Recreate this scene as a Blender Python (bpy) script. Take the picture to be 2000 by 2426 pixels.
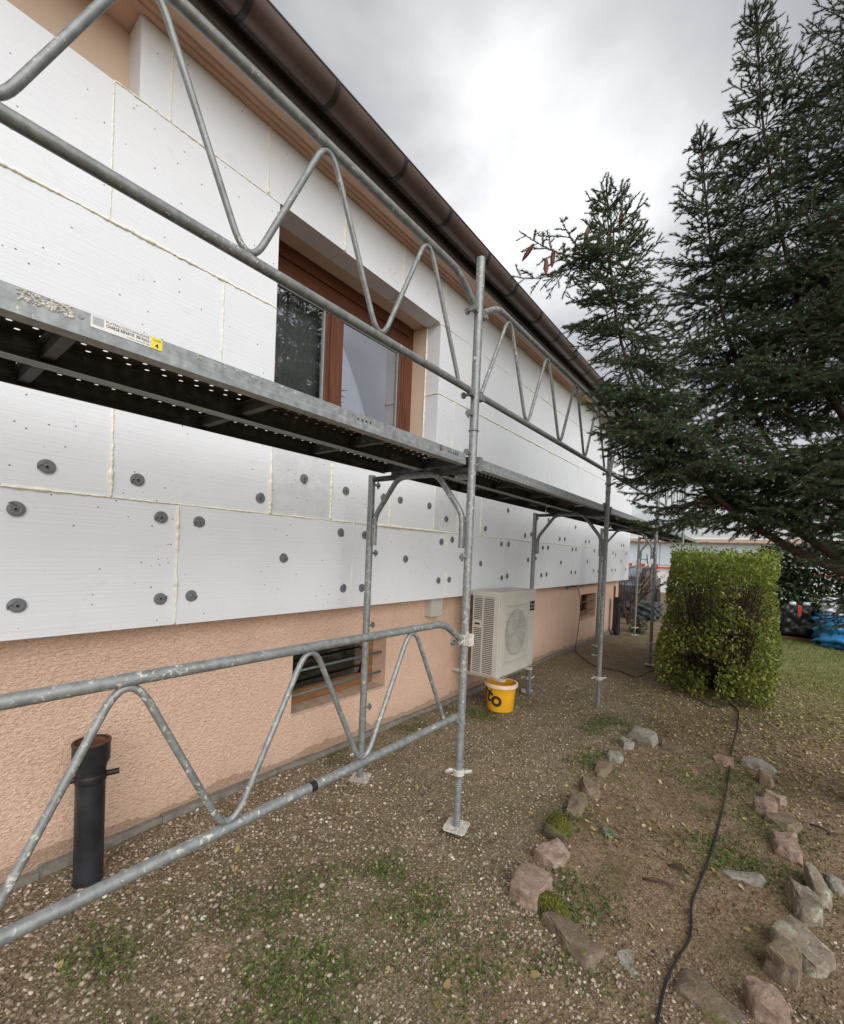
import bpy, bmesh, math, random
import numpy as np
from mathutils import Vector, Matrix

# ------------------------------------------------------------------ scene, camera, sky, sun
for o in list(bpy.data.objects):
    bpy.data.objects.remove(o, do_unlink=True)
scene = bpy.context.scene
COL = scene.collection
R = math.radians

YAW, PITCH, ROLL = R(38.304), R(-1.081), R(2.384)
CAM = Vector((2.309, 0.0, 1.491))
fwd = Vector((-math.sin(YAW) * math.cos(PITCH), math.cos(YAW) * math.cos(PITCH), math.sin(PITCH)))
rgt = Vector((math.cos(YAW), math.sin(YAW), 0))
upv = rgt.cross(fwd)
r2 = rgt * math.cos(ROLL) + upv * math.sin(ROLL)
u2 = -rgt * math.sin(ROLL) + upv * math.cos(ROLL)
cd = bpy.data.cameras.new('camera')
cam = bpy.data.objects.new('camera', cd)
COL.objects.link(cam)
M = Matrix((r2, u2, -fwd)).transposed().to_4x4()
M.translation = CAM
cam.matrix_world = M
cd.sensor_fit = 'HORIZONTAL'
cd.sensor_width = 36.0
cd.lens = 1035.0 / 2000.0 * 36.0
cd.shift_x = 0.0
cd.shift_y = (1326.6 - 1213.0) / 2000.0
cd.clip_start = 0.05
cd.clip_end = 500
scene.camera = cam

SUN_AZ, SUN_EL = R(-30), R(31)          # azimuth measured from +X, towards +Y
sdir = Vector((math.cos(SUN_AZ) * math.cos(SUN_EL), math.sin(SUN_AZ) * math.cos(SUN_EL), math.sin(SUN_EL)))
world = bpy.data.worlds.new('World')
scene.world = world
world.use_nodes = True
wn = world.node_tree.nodes
wl = world.node_tree.links
wn.clear()
wo = wn.new('ShaderNodeOutputWorld')
bg = wn.new('ShaderNodeBackground')
bg.inputs['Strength'].default_value = 0.1
sky = wn.new('ShaderNodeTexSky')
sky.sky_type = 'NISHITA'
sky.sun_disc = False
sky.sun_elevation = SUN_EL
sky.sun_rotation = R(90) - SUN_AZ
tc = wn.new('ShaderNodeTexCoord')
sep = wn.new('ShaderNodeSeparateXYZ')
wl.new(tc.outputs['Generated'], sep.inputs[0])
# project direction on a flat cloud deck
zc = wn.new('ShaderNodeMath'); zc.operation = 'MAXIMUM'; zc.inputs[1].default_value = 0.0
wl.new(sep.outputs['Z'], zc.inputs[0])
za = wn.new('ShaderNodeMath'); za.operation = 'ADD'; za.inputs[1].default_value = 0.25
wl.new(zc.outputs[0], za.inputs[0])
dx = wn.new('ShaderNodeMath'); dx.operation = 'DIVIDE'
dy = wn.new('ShaderNodeMath'); dy.operation = 'DIVIDE'
wl.new(sep.outputs['X'], dx.inputs[0]); wl.new(za.outputs[0], dx.inputs[1])
wl.new(sep.outputs['Y'], dy.inputs[0]); wl.new(za.outputs[0], dy.inputs[1])
cmb = wn.new('ShaderNodeCombineXYZ')
wl.new(dx.outputs[0], cmb.inputs[0]); wl.new(dy.outputs[0], cmb.inputs[1])
n1 = wn.new('ShaderNodeTexNoise')
n1.inputs['Scale'].default_value = 2.1
n1.inputs['Detail'].default_value = 5.0
n1.inputs['Roughness'].default_value = 0.52
n1.inputs['Distortion'].default_value = 0.35
mp = wn.new('ShaderNodeMapping'); mp.inputs['Location'].default_value = (0.62, -0.31, 0.4)
wl.new(cmb.outputs[0], mp.inputs[0]); wl.new(mp.outputs[0], n1.inputs['Vector'])
cr = wn.new('ShaderNodeValToRGB')
e = cr.color_ramp.elements
e[0].position = 0.30; e[0].color = (1.52, 1.55, 1.60, 1)
e[1].position = 0.72; e[1].color = (2.8, 2.78, 2.74, 1)
m_ = cr.color_ramp.elements.new(0.50); m_.color = (1.80, 1.82, 1.86, 1)
wl.new(n1.outputs['Fac'], cr.inputs[0])
# thinner cloud where the disc sits behind it, as in view
gd = wn.new('ShaderNodeVectorMath'); gd.operation = 'DOT_PRODUCT'; gd.inputs[1].default_value = (-.29, .68, .675)
nrm_ = wn.new('ShaderNodeVectorMath'); nrm_.operation = 'NORMALIZE'; wl.new(tc.outputs['Generated'], nrm_.inputs[0]); wl.new(nrm_.outputs[0], gd.inputs[0])
gp = wn.new('ShaderNodeMath'); gp.operation = 'POWER'; gp.inputs[1].default_value = 34; gp.use_clamp = True
gm = wn.new('ShaderNodeMath'); gm.operation = 'MAXIMUM'; gm.inputs[1].default_value = 0; wl.new(gd.outputs['Value'], gm.inputs[0]); wl.new(gm.outputs[0], gp.inputs[0])
gs = wn.new('ShaderNodeMath'); gs.operation = 'MULTIPLY'; gs.inputs[1].default_value = 2.7; wl.new(gp.outputs[0], gs.inputs[0])
gk = wn.new('ShaderNodeMath'); gk.operation = 'MULTIPLY'; wl.new(gs.outputs[0], gk.inputs[0])
gn = wn.new('ShaderNodeMapRange'); gn.inputs[1].default_value = .3; gn.inputs[2].default_value = .65; gn.inputs[3].default_value = .35; gn.inputs[4].default_value = 1.0
wl.new(n1.outputs['Fac'], gn.inputs[0]); wl.new(gn.outputs[0], gk.inputs[1])
ga = wn.new('ShaderNodeMix'); ga.data_type = 'RGBA'; ga.blend_type = 'ADD'; ga.inputs[0].default_value = 1.0
wl.new(cr.outputs[0], ga.inputs[6]); wl.new(gk.outputs[0], ga.inputs[7])
mx = wn.new('ShaderNodeMix'); mx.data_type = 'RGBA'
mx.inputs[0].default_value = 0.93
wl.new(sky.outputs[0], mx.inputs[6]); wl.new(ga.outputs[2], mx.inputs[7])
wl.new(mx.outputs[2], bg.inputs['Color'])
wl.new(bg.outputs[0], wo.inputs[0])

sl = bpy.data.lights.new('sun', 'SUN')
sl.energy = 1.25
sl.angle = R(70)
sl.color = (1.0, 0.97, 0.93)
so = bpy.data.objects.new('sun', sl)
so.rotation_euler = (-sdir).to_track_quat('-Z', 'Y').to_euler()
COL.objects.link(so)

scene.view_settings.view_transform = 'Standard'
scene.view_settings.look = 'None'
scene.view_settings.exposure = 1.44
scene.view_settings.gamma = 1.0
scene.view_settings.use_curve_mapping = False
scene.cycles.use_denoising = True
scene.cycles.max_bounces = 6
scene.cycles.transparent_max_bounces = 16
scene.cycles.caustics_reflective = False
scene.cycles.caustics_refractive = False

rng = np.random.default_rng(7)
random.seed(11)

# ------------------------------------------------------------------ materials
class NT:
    def __init__(s, name):
        s.m = bpy.data.materials.new(name); s.m.use_nodes = True
        s.n = s.m.node_tree.nodes; s.l = s.m.node_tree.links
        s.b = s.n['Principled BSDF']; s.o = s.n['Material Output']
        s.tc = s.n.new('ShaderNodeTexCoord')
    def new(s, t, **kw):
        x = s.n.new(t)
        for k, v in kw.items(): setattr(x, k, v)
        return x
    def link(s, a, b): s.l.new(a, b)
    def coords(s, scale=(1, 1, 1), src='Object'):
        m = s.n.new('ShaderNodeMapping'); m.inputs['Scale'].default_value = scale
        s.link(s.tc.outputs[src], m.inputs[0]); return m.outputs[0]
    def noise(s, scale, detail=3, rough=.55, vec=None, dist=0):
        x = s.n.new('ShaderNodeTexNoise'); x.inputs['Scale'].default_value = scale
        x.inputs['Detail'].default_value = detail; x.inputs['Roughness'].default_value = rough
        x.inputs['Distortion'].default_value = dist
        s.link(vec if vec is not None else s.tc.outputs['Object'], x.inputs['Vector']); return x.outputs['Fac']
    def voro(s, scale, feature='F1', vec=None, out='Distance', rand=1.0):
        x = s.n.new('ShaderNodeTexVoronoi'); x.feature = feature
        x.inputs['Scale'].default_value = scale; x.inputs['Randomness'].default_value = rand
        s.link(vec if vec is not None else s.tc.outputs['Object'], x.inputs['Vector']); return x.outputs[out]
    def ramp(s, f, stops, interp='LINEAR'):
        x = s.n.new('ShaderNodeValToRGB'); x.color_ramp.interpolation = interp
        el = x.color_ramp.elements
        while len(el) > 1: el.remove(el[-1])
        el[0].position = stops[0][0]; el[0].color = col4(stops[0][1])
        for p, c in stops[1:]:
            k = el.new(p); k.color = col4(c)
        s.link(f, x.inputs[0]); return x.outputs[0]
    def mix(s, f, a, b, mode='MIX'):
        x = s.n.new('ShaderNodeMix'); x.data_type = 'RGBA'; x.blend_type = mode
        for v, i in ((f, 0), (a, 6), (b, 7)):
            if hasattr(v, 'is_output'): s.link(v, x.inputs[i])
            else: x.inputs[i].default_value = v if i == 0 else col4(v)
        return x.outputs[2]
    def math(s, op, a, b=None, clamp=False):
        x = s.n.new('ShaderNodeMath'); x.operation = op; x.use_clamp = clamp
        for v, i in ((a, 0), (b, 1)):
            if v is None: continue
            if hasattr(v, 'is_output'): s.link(v, x.inputs[i])
            else: x.inputs[i].default_value = v
        return x.outputs[0]
    def bump(s, h, strength=.5, dist=.01, prev=None):
        x = s.n.new('ShaderNodeBump'); x.inputs['Strength'].default_value = strength
        x.inputs['Distance'].default_value = dist
        s.link(h, x.inputs['Height'])
        if prev is not None: s.link(prev, x.inputs['Normal'])
        s.link(x.outputs[0], s.b.inputs['Normal']); return x.outputs[0]
    def base(s, c):
        if hasattr(c, 'is_output'): s.link(c, s.b.inputs['Base Color'])
        else: s.b.inputs['Base Color'].default_value = col4(c)
    def rough(s, v):
        if hasattr(v, 'is_output'): s.link(v, s.b.inputs['Roughness'])
        else: s.b.inputs['Roughness'].default_value = v
    def metal(s, v):
        if hasattr(v, 'is_output'): s.link(v, s.b.inputs['Metallic'])
        else: s.b.inputs['Metallic'].default_value = v
def col4(c):
    if hasattr(c, '__len__'):
        return tuple(c) if len(c) == 4 else (c[0], c[1], c[2], 1.0)
    return (c, c, c, 1.0)

MAT = {}
def simple(name, c, rough=.6, metal=0.0, var=.25, vscale=12, bump=0.0, bscale=60, spec=.5):
    t = NT(name)
    f = t.noise(vscale, 4)
    dark = tuple(x * (1 - var) for x in c); lite = tuple(min(1, x * (1 + var)) for x in c)
    t.base(t.ramp(f, [(.3, dark), (.7, lite)]))
    t.rough(rough); t.metal(metal)
    t.b.inputs['Specular IOR Level'].default_value = spec
    if bump: t.bump(t.noise(bscale, 4), bump, .004)
    MAT[name] = t.m
    return t.m

def m_eps(name='eps', grime=(.60, .82, .35), tone=1.0):
    t = NT(name)
    big = t.noise(1.3, 4, .6)
    base = t.ramp(big, [(.3, (.755 * tone, .775 * tone, .815 * tone)), (.7, (.83 * tone, .85 * tone, .885 * tone))])
    bead = t.voro(230)
    base = t.mix(t.ramp(bead, [(.0, 0.0), (.9, .22)]), base, (.62, .64, .67))
    # sparse blue and grey speck beads
    v = t.n.new('ShaderNodeTexVoronoi'); v.inputs['Scale'].default_value = 25
    t.link(t.tc.outputs['Object'], v.inputs['Vector'])
    near = t.math('LESS_THAN', v.outputs['Distance'], .092)
    sx = t.n.new('ShaderNodeSeparateColor'); t.link(v.outputs['Color'], sx.inputs[0])
    pick = t.math('GREATER_THAN', sx.outputs[0], .35)
    patch = t.math('GREATER_THAN', t.noise(2.1, 2), .44)
    mask = t.math('MULTIPLY', t.math('MULTIPLY', near, pick), patch)
    speck = t.mix(sx.outputs[1], (.03, .06, .30), (.10, .11, .14))
    base = t.mix(t.math('MULTIPLY', mask, .85), base, speck)
    # grime smudges
    g = t.ramp(t.noise(5.5, 6, .72, dist=.8), [(grime[0], 0.0), (grime[1], grime[2])])
    base = t.mix(g, base, (.42, .41, .39))
    t.base(base); t.rough(.6)
    t.b.inputs['Specular IOR Level'].default_value = .4
    # hot-wire lines run lengthwise
    lines = t.noise(1.0, 3, .7, vec=t.coords((1, 1.2, 110)))
    nb = t.bump(lines, .42, .004)
    t.bump(bead, .12, .002, nb)
    MAT[name] = t.m
def m_crepi():
    t = NT('crepi')
    v = t.noise(2.0, 4, .6)
    c = t.ramp(v, [(.28, (.76, .52, .395)), (.72, (.84, .60, .465))])
    st = t.noise(1.0, 5, .7, vec=t.coords((1, 3.5, .5)), dist=.4)
    c = t.mix(t.ramp(st, [(.56, 0.0), (.8, .30)]), c, (.42, .28, .21))
    # darker splash dirt close to the soil
    sp = t.n.new('ShaderNodeSeparateXYZ'); t.link(t.tc.outputs['Object'], sp.inputs[0])
    z = t.math('SUBTRACT', sp.outputs['Z'], t.math('MULTIPLY', t.noise(5, 4, .6), .16))
    c = t.mix(t.ramp(z, [(-.06, .8), (.0, .30), (.12, .10), (.32, 0.0)]), c, (.32, .225, .16))
    grain = t.noise(80, 4, .6, vec=t.coords((1, .62, 1.25)), dist=.7)
    grit = t.voro(120)
    c = t.mix(t.ramp(grain, [(.36, .40), (.50, 0.0)]), c, (.52, .31, .205))
    t.base(c); t.rough(.92); t.b.inputs['Specular IOR Level'].default_value = .2
    nb = t.bump(grain, .9, .017)
    t.bump(grit, .25, .004, nb)
    MAT['crepi'] = t.m
def m_galv(name, c, metal=.45, splash=.62, dirt=.35, rough=.5):
    t = NT(name)
    mott = t.noise(38, 4, .6)
    base = t.ramp(mott, [(.3, tuple(x * .72 for x in c)), (.7, tuple(x * 1.22 for x in c))])
    streak = t.noise(1.0, 4, .7, vec=t.coords((30, 30, 7)))
    base = t.mix(t.ramp(streak, [(.5, 0.0), (.85, dirt)]), base, (.10, .095, .085))
    sp = t.noise(58, 5, .62, dist=.5)
    big = t.noise(3.3, 2)
    msk = t.ramp(t.math('ADD', sp, t.math('MULTIPLY', t.math('SUBTRACT', big, .5), .35)), [(splash, 0.0), (splash + .03, .55), (splash + .10, .95)])
    base = t.mix(msk, base, (.60, .575, .51))
    sm = t.ramp(t.noise(1.0, 5, .7, vec=t.coords((9, 3, 9)), dist=.5), [(.55, 0.0), (.75, .35)])
    base = t.mix(sm, base, (.42, .42, .40))
    rust = t.ramp(t.noise(11, 5, .7), [(.70, 0.0), (.80, .5)])
    base = t.mix(rust, base, (.16, .085, .05))
    t.base(base)
    t.rough(t.math('ADD', t.math('MULTIPLY', mott, .3), rough - .15))
    t.metal(t.math('MULTIPLY', t.math('SUBTRACT', 1.0, msk), metal))
    t.bump(t.math('ADD', mott, msk), .3, .002)
    MAT[name] = t.m
def m_ground():
    t = NT('soil')
    P = t.tc.outputs['Object']
    sp = t.n.new('ShaderNodeSeparateXYZ'); t.link(P, sp.inputs[0])
    a = t.noise(7, 6, .7); b = t.noise(90, 4, .7)
    c = t.ramp(a, [(.25, (.155, .118, .072)), (.5, (.255, .20, .122)), (.75, (.36, .29, .185))])
    c = t.mix(t.ramp(b, [(.35, .75), (.6, 0.0)]), c, (.065, .048, .031))
    # reddish planting bed inside the stone edging and under the spruce
    bx = t.math('MULTIPLY', t.ramp(sp.outputs['X'], [(0.30, 0.0), (0.36, 1.0)]), 1.0)
    # warm needle litter to the right of the bed edge
    w = t.math('ADD', sp.outputs['X'], t.math('MULTIPLY', t.math('SUBTRACT', t.noise(2.5, 4), .5), .7))
    red = t.math('MULTIPLY', t.math('GREATER_THAN', w, 1.52), t.math('LESS_THAN', sp.outputs['Y'], 5.2))
    redc = t.ramp(t.noise(14, 6, .75), [(.25, (.14, .092, .056)), (.55, (.275, .19, .118)), (.8, (.40, .295, .19))])
    c = t.mix(t.math('MULTIPLY', red, .75), c, redc)
    # lawn beyond
    wy = t.math('ADD', sp.outputs['Y'], t.math('MULTIPLY', t.math('SUBTRACT', t.noise(1.3, 4), .5), 2.4))
    lawn = t.math('MULTIPLY', t.ramp(t.math('DIVIDE', wy, 20.0), [(.25, 0.0), (.36, 1.0)]),
                  t.ramp(t.math('DIVIDE', w, 4.0), [(.44, 0.0), (.56, 1.0)]))
    lc = t.ramp(t.noise(9, 6, .75), [(.3, (.11, .135, .038)), (.55, (.22, .225, .075)), (.75, (.37, .32, .15))])
    c = t.mix(lawn, c, lc)
    vv = t.n.new('ShaderNodeTexVoronoi'); vv.inputs['Scale'].default_value = 150; t.link(P, vv.inputs['Vector'])
    vs_ = t.n.new('ShaderNodeSeparateColor'); t.link(vv.outputs['Color'], vs_.inputs[0])
    c = t.mix(t.ramp(vs_.outputs[0], [(0, .55), (.5, 0.0)]), c, (.05, .037, .028))
    c = t.mix(t.ramp(vs_.outputs[1], [(.72, 0.0), (1.0, .8)]), c, (.40, .32, .23))
    moss = t.ramp(t.noise(3.1, 5, .7), [(.48, 0.0), (.68, .6)])
    c = t.mix(moss, c, (.105, .105, .038))
    t.base(c); t.rough(.95); t.b.inputs['Specular IOR Level'].default_value = .15
    nb = t.bump(a, .6, .03); nb = t.bump(b, .7, .008, nb); t.bump(vv.outputs['Distance'], .5, .004, nb)
    MAT['soil'] = t.m
def island(name, stops, rough=.8, spec=.3, transl=0.0, bump=0, bscale=120):
    t = NT(name)
    g = t.n.new('ShaderNodeNewGeometry')
    c = t.ramp(g.outputs['Random Per Island'], stops)
    f = t.noise(25, 3)
    c = t.mix(t.ramp(f, [(.3, .35), (.7, 0.0)]), c, tuple(x * .45 for x in stops[0][1]))
    t.base(c); t.rough(rough); t.b.inputs['Specular IOR Level'].default_value = spec
    if bump: t.bump(t.noise(bscale, 3), bump, .003)
    if transl:
        tr = t.n.new('ShaderNodeBsdfTranslucent'); t.link(c, tr.inputs['Color'])
        ms = t.n.new('ShaderNodeMixShader'); ms.inputs[0].default_value = transl
        t.link(t.b.outputs[0], ms.inputs[1]); t.link(tr.outputs[0], ms.inputs[2])
        t.link(ms.outputs[0], t.o.inputs['Surface'])
    MAT[name] = t.m
def m_stone(name, c1, c2, lichen=None, amt=.5, moss=0.0):
    t = NT(name)
    c = t.ramp(t.noise(9, 6, .7), [(.25, c1), (.75, c2)])
    c = t.mix(t.ramp(t.noise(45, 4, .7), [(.35, .45), (.6, 0.0)]), c, tuple(x * .4 for x in c1))
    if lichen:
        c = t.mix(t.ramp(t.noise(16, 6, .75, dist=.6), [(.52, 0.0), (.62, amt)]), c, lichen)
    if moss:
        g = t.n.new('ShaderNodeNewGeometry')
        sp = t.n.new('ShaderNodeSeparateXYZ'); t.link(g.outputs['Normal'], sp.inputs[0])
        mm = t.math('MULTIPLY', t.ramp(sp.outputs['Z'], [(.1, 0.0), (.7, 1.0)]), t.ramp(t.noise(11, 5, .7), [(.55 - moss * .25, 0.0), (.68 - moss * .25, 1.0)]))
        c = t.mix(mm, c, (.115, .115, .035))
    t.base(c); t.rough(.9); t.b.inputs['Specular IOR Level'].default_value = .25
    nb = t.bump(t.noise(22, 6, .7), .7, .02); t.bump(t.noise(110, 4), .5, .005, nb)
    MAT[name] = t.m
def m_wood(name, c, scale=(3, 3, 40), gloss=.35):
    t = NT(name)
    f = t.noise(1.0, 5, .65, vec=t.coords(scale), dist=.5)
    t.base(t.ramp(f, [(.25, tuple(x * .5 for x in c)), (.75, tuple(x * 1.4 for x in c))]))
    t.rough(gloss); t.bump(f, .2, .002); MAT[name] = t.m
def m_glass(name, refl=.42, tint=(.02, .022, .025)):
    t = NT(name)
    gl = t.n.new('ShaderNodeBsdfGlossy'); gl.inputs['Roughness'].default_value = .004
    gl.inputs['Color'].default_value = (.95, .95, 1.0, 1)
    tr = t.n.new('ShaderNodeBsdfTransparent'); tr.inputs['Color'].default_value = (.93, .95, .95, 1)
    ms = t.n.new('ShaderNodeMixShader')
    lw = t.n.new('ShaderNodeLayerWeight'); lw.inputs['Blend'].default_value = .28
    fac = t.math('ADD', t.math('MULTIPLY', lw.outputs['Fresnel'], 1.0 - refl), refl, clamp=True)
    t.link(fac, ms.inputs[0]); t.link(tr.outputs[0], ms.inputs[1]); t.link(gl.outputs[0], ms.inputs[2])
    t.link(ms.outputs[0], t.o.inputs['Surface']); MAT[name] = t.m

m_eps(); m_eps('eps_dirty', (.40, .75, .55), .88); m_crepi(); m_ground()
m_galv('galv', (.245, .26, .258), metal=.42)
m_galv('galv_splashed', (.27, .288, .288), metal=.4, splash=.622)
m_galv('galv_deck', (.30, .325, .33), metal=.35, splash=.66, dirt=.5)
m_galv('grimy_shaded', (.055, .052, .048), metal=.2, splash=.78, dirt=.7, rough=.7)  # dirty steel, coloured near black to carry the shade under the deck
m_galv('mortar_plate', (.45, .43, .38), metal=.1, splash=.47, rough=.8)
island('foam', [(.0, (.62, .56, .36)), (1, (.76, .71, .52))], .7, .4)
simple('foam_yellow', (.82, .79, .64), .6, var=.12, vscale=30, bump=.5, bscale=90)
simple('wall_beige', (.68, .53, .41), .85, var=.08, vscale=3, bump=.1, bscale=90)
simple('soffit_paint', (.66, .44, .325), .6, var=.10, vscale=4)
simple('moulding_paint', (.56, .35, .25), .55, var=.10, vscale=5)
simple('fascia_dark', (.045, .032, .026), .6, var=.2, vscale=6)
simple('gutter_brown', (.095, .062, .052), .38, metal=.25, var=.25, vscale=5, bump=.06, bscale=30)
simple('strap_dark', (.022, .020, .020), .5, metal=.3, var=.2)
simple('roof_tile', (.12, .055, .04), .8, var=.35, vscale=9, bump=.4, bscale=30)
simple('sill_render', (.46, .33, .25), .9, var=.2, vscale=14, bump=.3)
simple('cement', (.19, .175, .15), .95, var=.3, vscale=20, bump=.8, bscale=60)
m_wood('window_wood', (.135, .048, .022), (40, 40, 3), .35)
m_wood('window_wood_h', (.115, .040, .019), (40, 3, 40), .35)
m_wood('cellar_wood', (.26, .125, .045), (40, 4, 40), .6)
m_glass('glass', .42); m_glass('cellar_glass', .03)
simple('gasket', (.33, .37, .36), .5, var=.1)
simple('curtain', (.66, .66, .68), .9, var=.06, vscale=20)
simple('room', (.20, .19, .18), .9, var=.1)
simple('rebar', (.12, .16, .165), .6, metal=.2, var=.25, vscale=40)
simple('washer_grey', (.155, .165, .175), .5, var=.12, vscale=50)
simple('black_rubber', (.012, .012, .013), .55, var=.3, vscale=30)
simple('pipe_black', (.020, .022, .026), .45, var=.6, vscale=9, bump=.2, bscale=50)
simple('pipe_rust', (.13, .055, .03), .8, var=.4, vscale=25, bump=.3)
simple('ac_beige', (.55, .53, .47), .45, var=.05, vscale=5)
simple('ac_dark', (.018, .018, .018), .7, var=.2)
simple('ac_fan', (.37, .37, .335), .5, var=.2, vscale=8)
simple('ac_fan_back', (.33, .33, .295), .6, var=.15, vscale=6)
simple('ac_badge', (.02, .022, .025), .4, var=.1)
simple('white_print', (.75, .75, .75), .6, var=.03)
simple('bucket_yellow', (.72, .36, .012), .4, var=.12, vscale=9)
simple('bucket_rim', (.78, .62, .48), .5, var=.1, vscale=9)
simple('print_dark', (.028, .028, .03), .6, var=.15)
simple('sticker_white', (.74, .74, .72), .5, var=.08, vscale=40)
simple('sticker_grey', (.36, .38, .40), .5, var=.1)
simple('sticker_yellow', (.80, .66, .06), .5, var=.08)
simple('chrome', (.62, .62, .64), .25, metal=.9, var=.08)
simple('conduit', (.30, .29, .27), .6, var=.15)
island('pebble', [(.0, (.12, .085, .058)), (.3, (.23, .172, .12)), (.55, (.33, .26, .185)), (.75, (.36, .31, .245)), (.9, (.50, .41, .31)), (.965, (.62, .53, .42)), (1, (.78, .73, .63))], .75, .35, bump=.3)
def m_needle():
    t = NT('needle'); g = t.n.new('ShaderNodeNewGeometry')
    c = t.ramp(g.outputs['Random Per Island'], [(.0, (.026, .056, .032)), (.5, (.045, .088, .046)), (.85, (.070, .122, .058)), (1, (.11, .12, .055))])
    a = t.n.new('ShaderNodeAttribute'); a.attribute_name = 'tip'
    c = t.mix(t.math('MULTIPLY', a.outputs['Fac'], .75), c, (.125, .195, .085))
    t.base(c); t.rough(.5); t.b.inputs['Specular IOR Level'].default_value = .4
    tr = t.n.new('ShaderNodeBsdfTranslucent'); t.link(c, tr.inputs['Color'])
    ms = t.n.new('ShaderNodeMixShader'); ms.inputs[0].default_value = .22
    t.link(t.b.outputs[0], ms.inputs[1]); t.link(tr.outputs[0], ms.inputs[2]); t.link(ms.outputs[0], t.o.inputs['Surface'])
    MAT['needle'] = t.m
m_needle()
m_wood('bark', (.075, .045, .032), (20, 20, 20), .9)
simple('twig_brown', (.11, .058, .038), .85, var=.3, vscale=40)
simple('cone_brown', (.19, .082, .050), .7, var=.3, vscale=60, bump=.5, bscale=150)
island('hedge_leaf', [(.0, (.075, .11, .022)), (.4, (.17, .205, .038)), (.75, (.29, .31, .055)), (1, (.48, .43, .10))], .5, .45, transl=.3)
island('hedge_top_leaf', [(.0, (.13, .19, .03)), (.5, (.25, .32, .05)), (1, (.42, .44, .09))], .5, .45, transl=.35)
island('laurel_leaf', [(.0, (.018, .035, .014)), (.6, (.035, .06, .022)), (1, (.07, .10, .04))], .4, .5, transl=.1)
simple('hedge_stem', (.055, .032, .022), .9, var=.4, vscale=30)
island('grass_blade', [(.0, (.075, .125, .022)), (.5, (.14, .20, .038)), (.85, (.27, .285, .075)), (1, (.43, .38, .17))], .6, .3, transl=.25)
island('clover', [(.0, (.065, .10, .025)), (.6, (.115, .16, .042)), (1, (.22, .24, .08))], .6, .3, transl=.2)
island('dry_leaf', [(.0, (.16, .10, .045)), (.35, (.30, .22, .10)), (.7, (.44, .37, .14)), (1, (.56, .49, .27))], .7, .3, transl=.15)
island('needle_litter', [(.0, (.10, .048, .028)), (.6, (.19, .105, .06)), (1, (.30, .21, .13))], .9, .2)
m_stone('stone_pink', (.235, .165, .13), (.42, .305, .24), (.48, .43, .37), .35)
m_stone('stone_brown', (.15, .11, .08), (.30, .225, .165), (.38, .34, .27), .3, moss=.2)
m_stone('stone_grey', (.22, .20, .17), (.44, .405, .35), (.16, .145, .12), .4)
m_stone('stone_lichen', (.20, .165, .125), (.33, .28, .22), (.42, .44, .36), .8)
m_stone('stone_moss', (.09, .075, .05), (.17, .14, .10), None, moss=1.0)
simple('paint_white', (.78, .78, .77), .8, var=.04, vscale=2)
simple('panel_blue', (.62, .70, .78), .5, var=.05, vscale=1)
simple('terracotta', (.55, .40, .33), .8, var=.15)
simple('car_paint', (.05, .055, .065), .25, var=.2)
simple('car_window', (.20, .23, .26), .12, var=.1)
simple('black_film', (.016, .016, .018), .28, var=.3, vscale=14)
simple('red_plastic', (.70, .075, .045), .5, var=.1)
simple('blue_film', (.03, .26, .58), .35, var=.4, vscale=6)
simple('white_film', (.66, .70, .74), .4, var=.12, vscale=8)
simple('tarp_grey', (.05, .06, .068), .6, var=.3, vscale=6)
m_wood('crate_wood', (.20, .095, .045), (4, 4, 20), .7)

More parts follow.
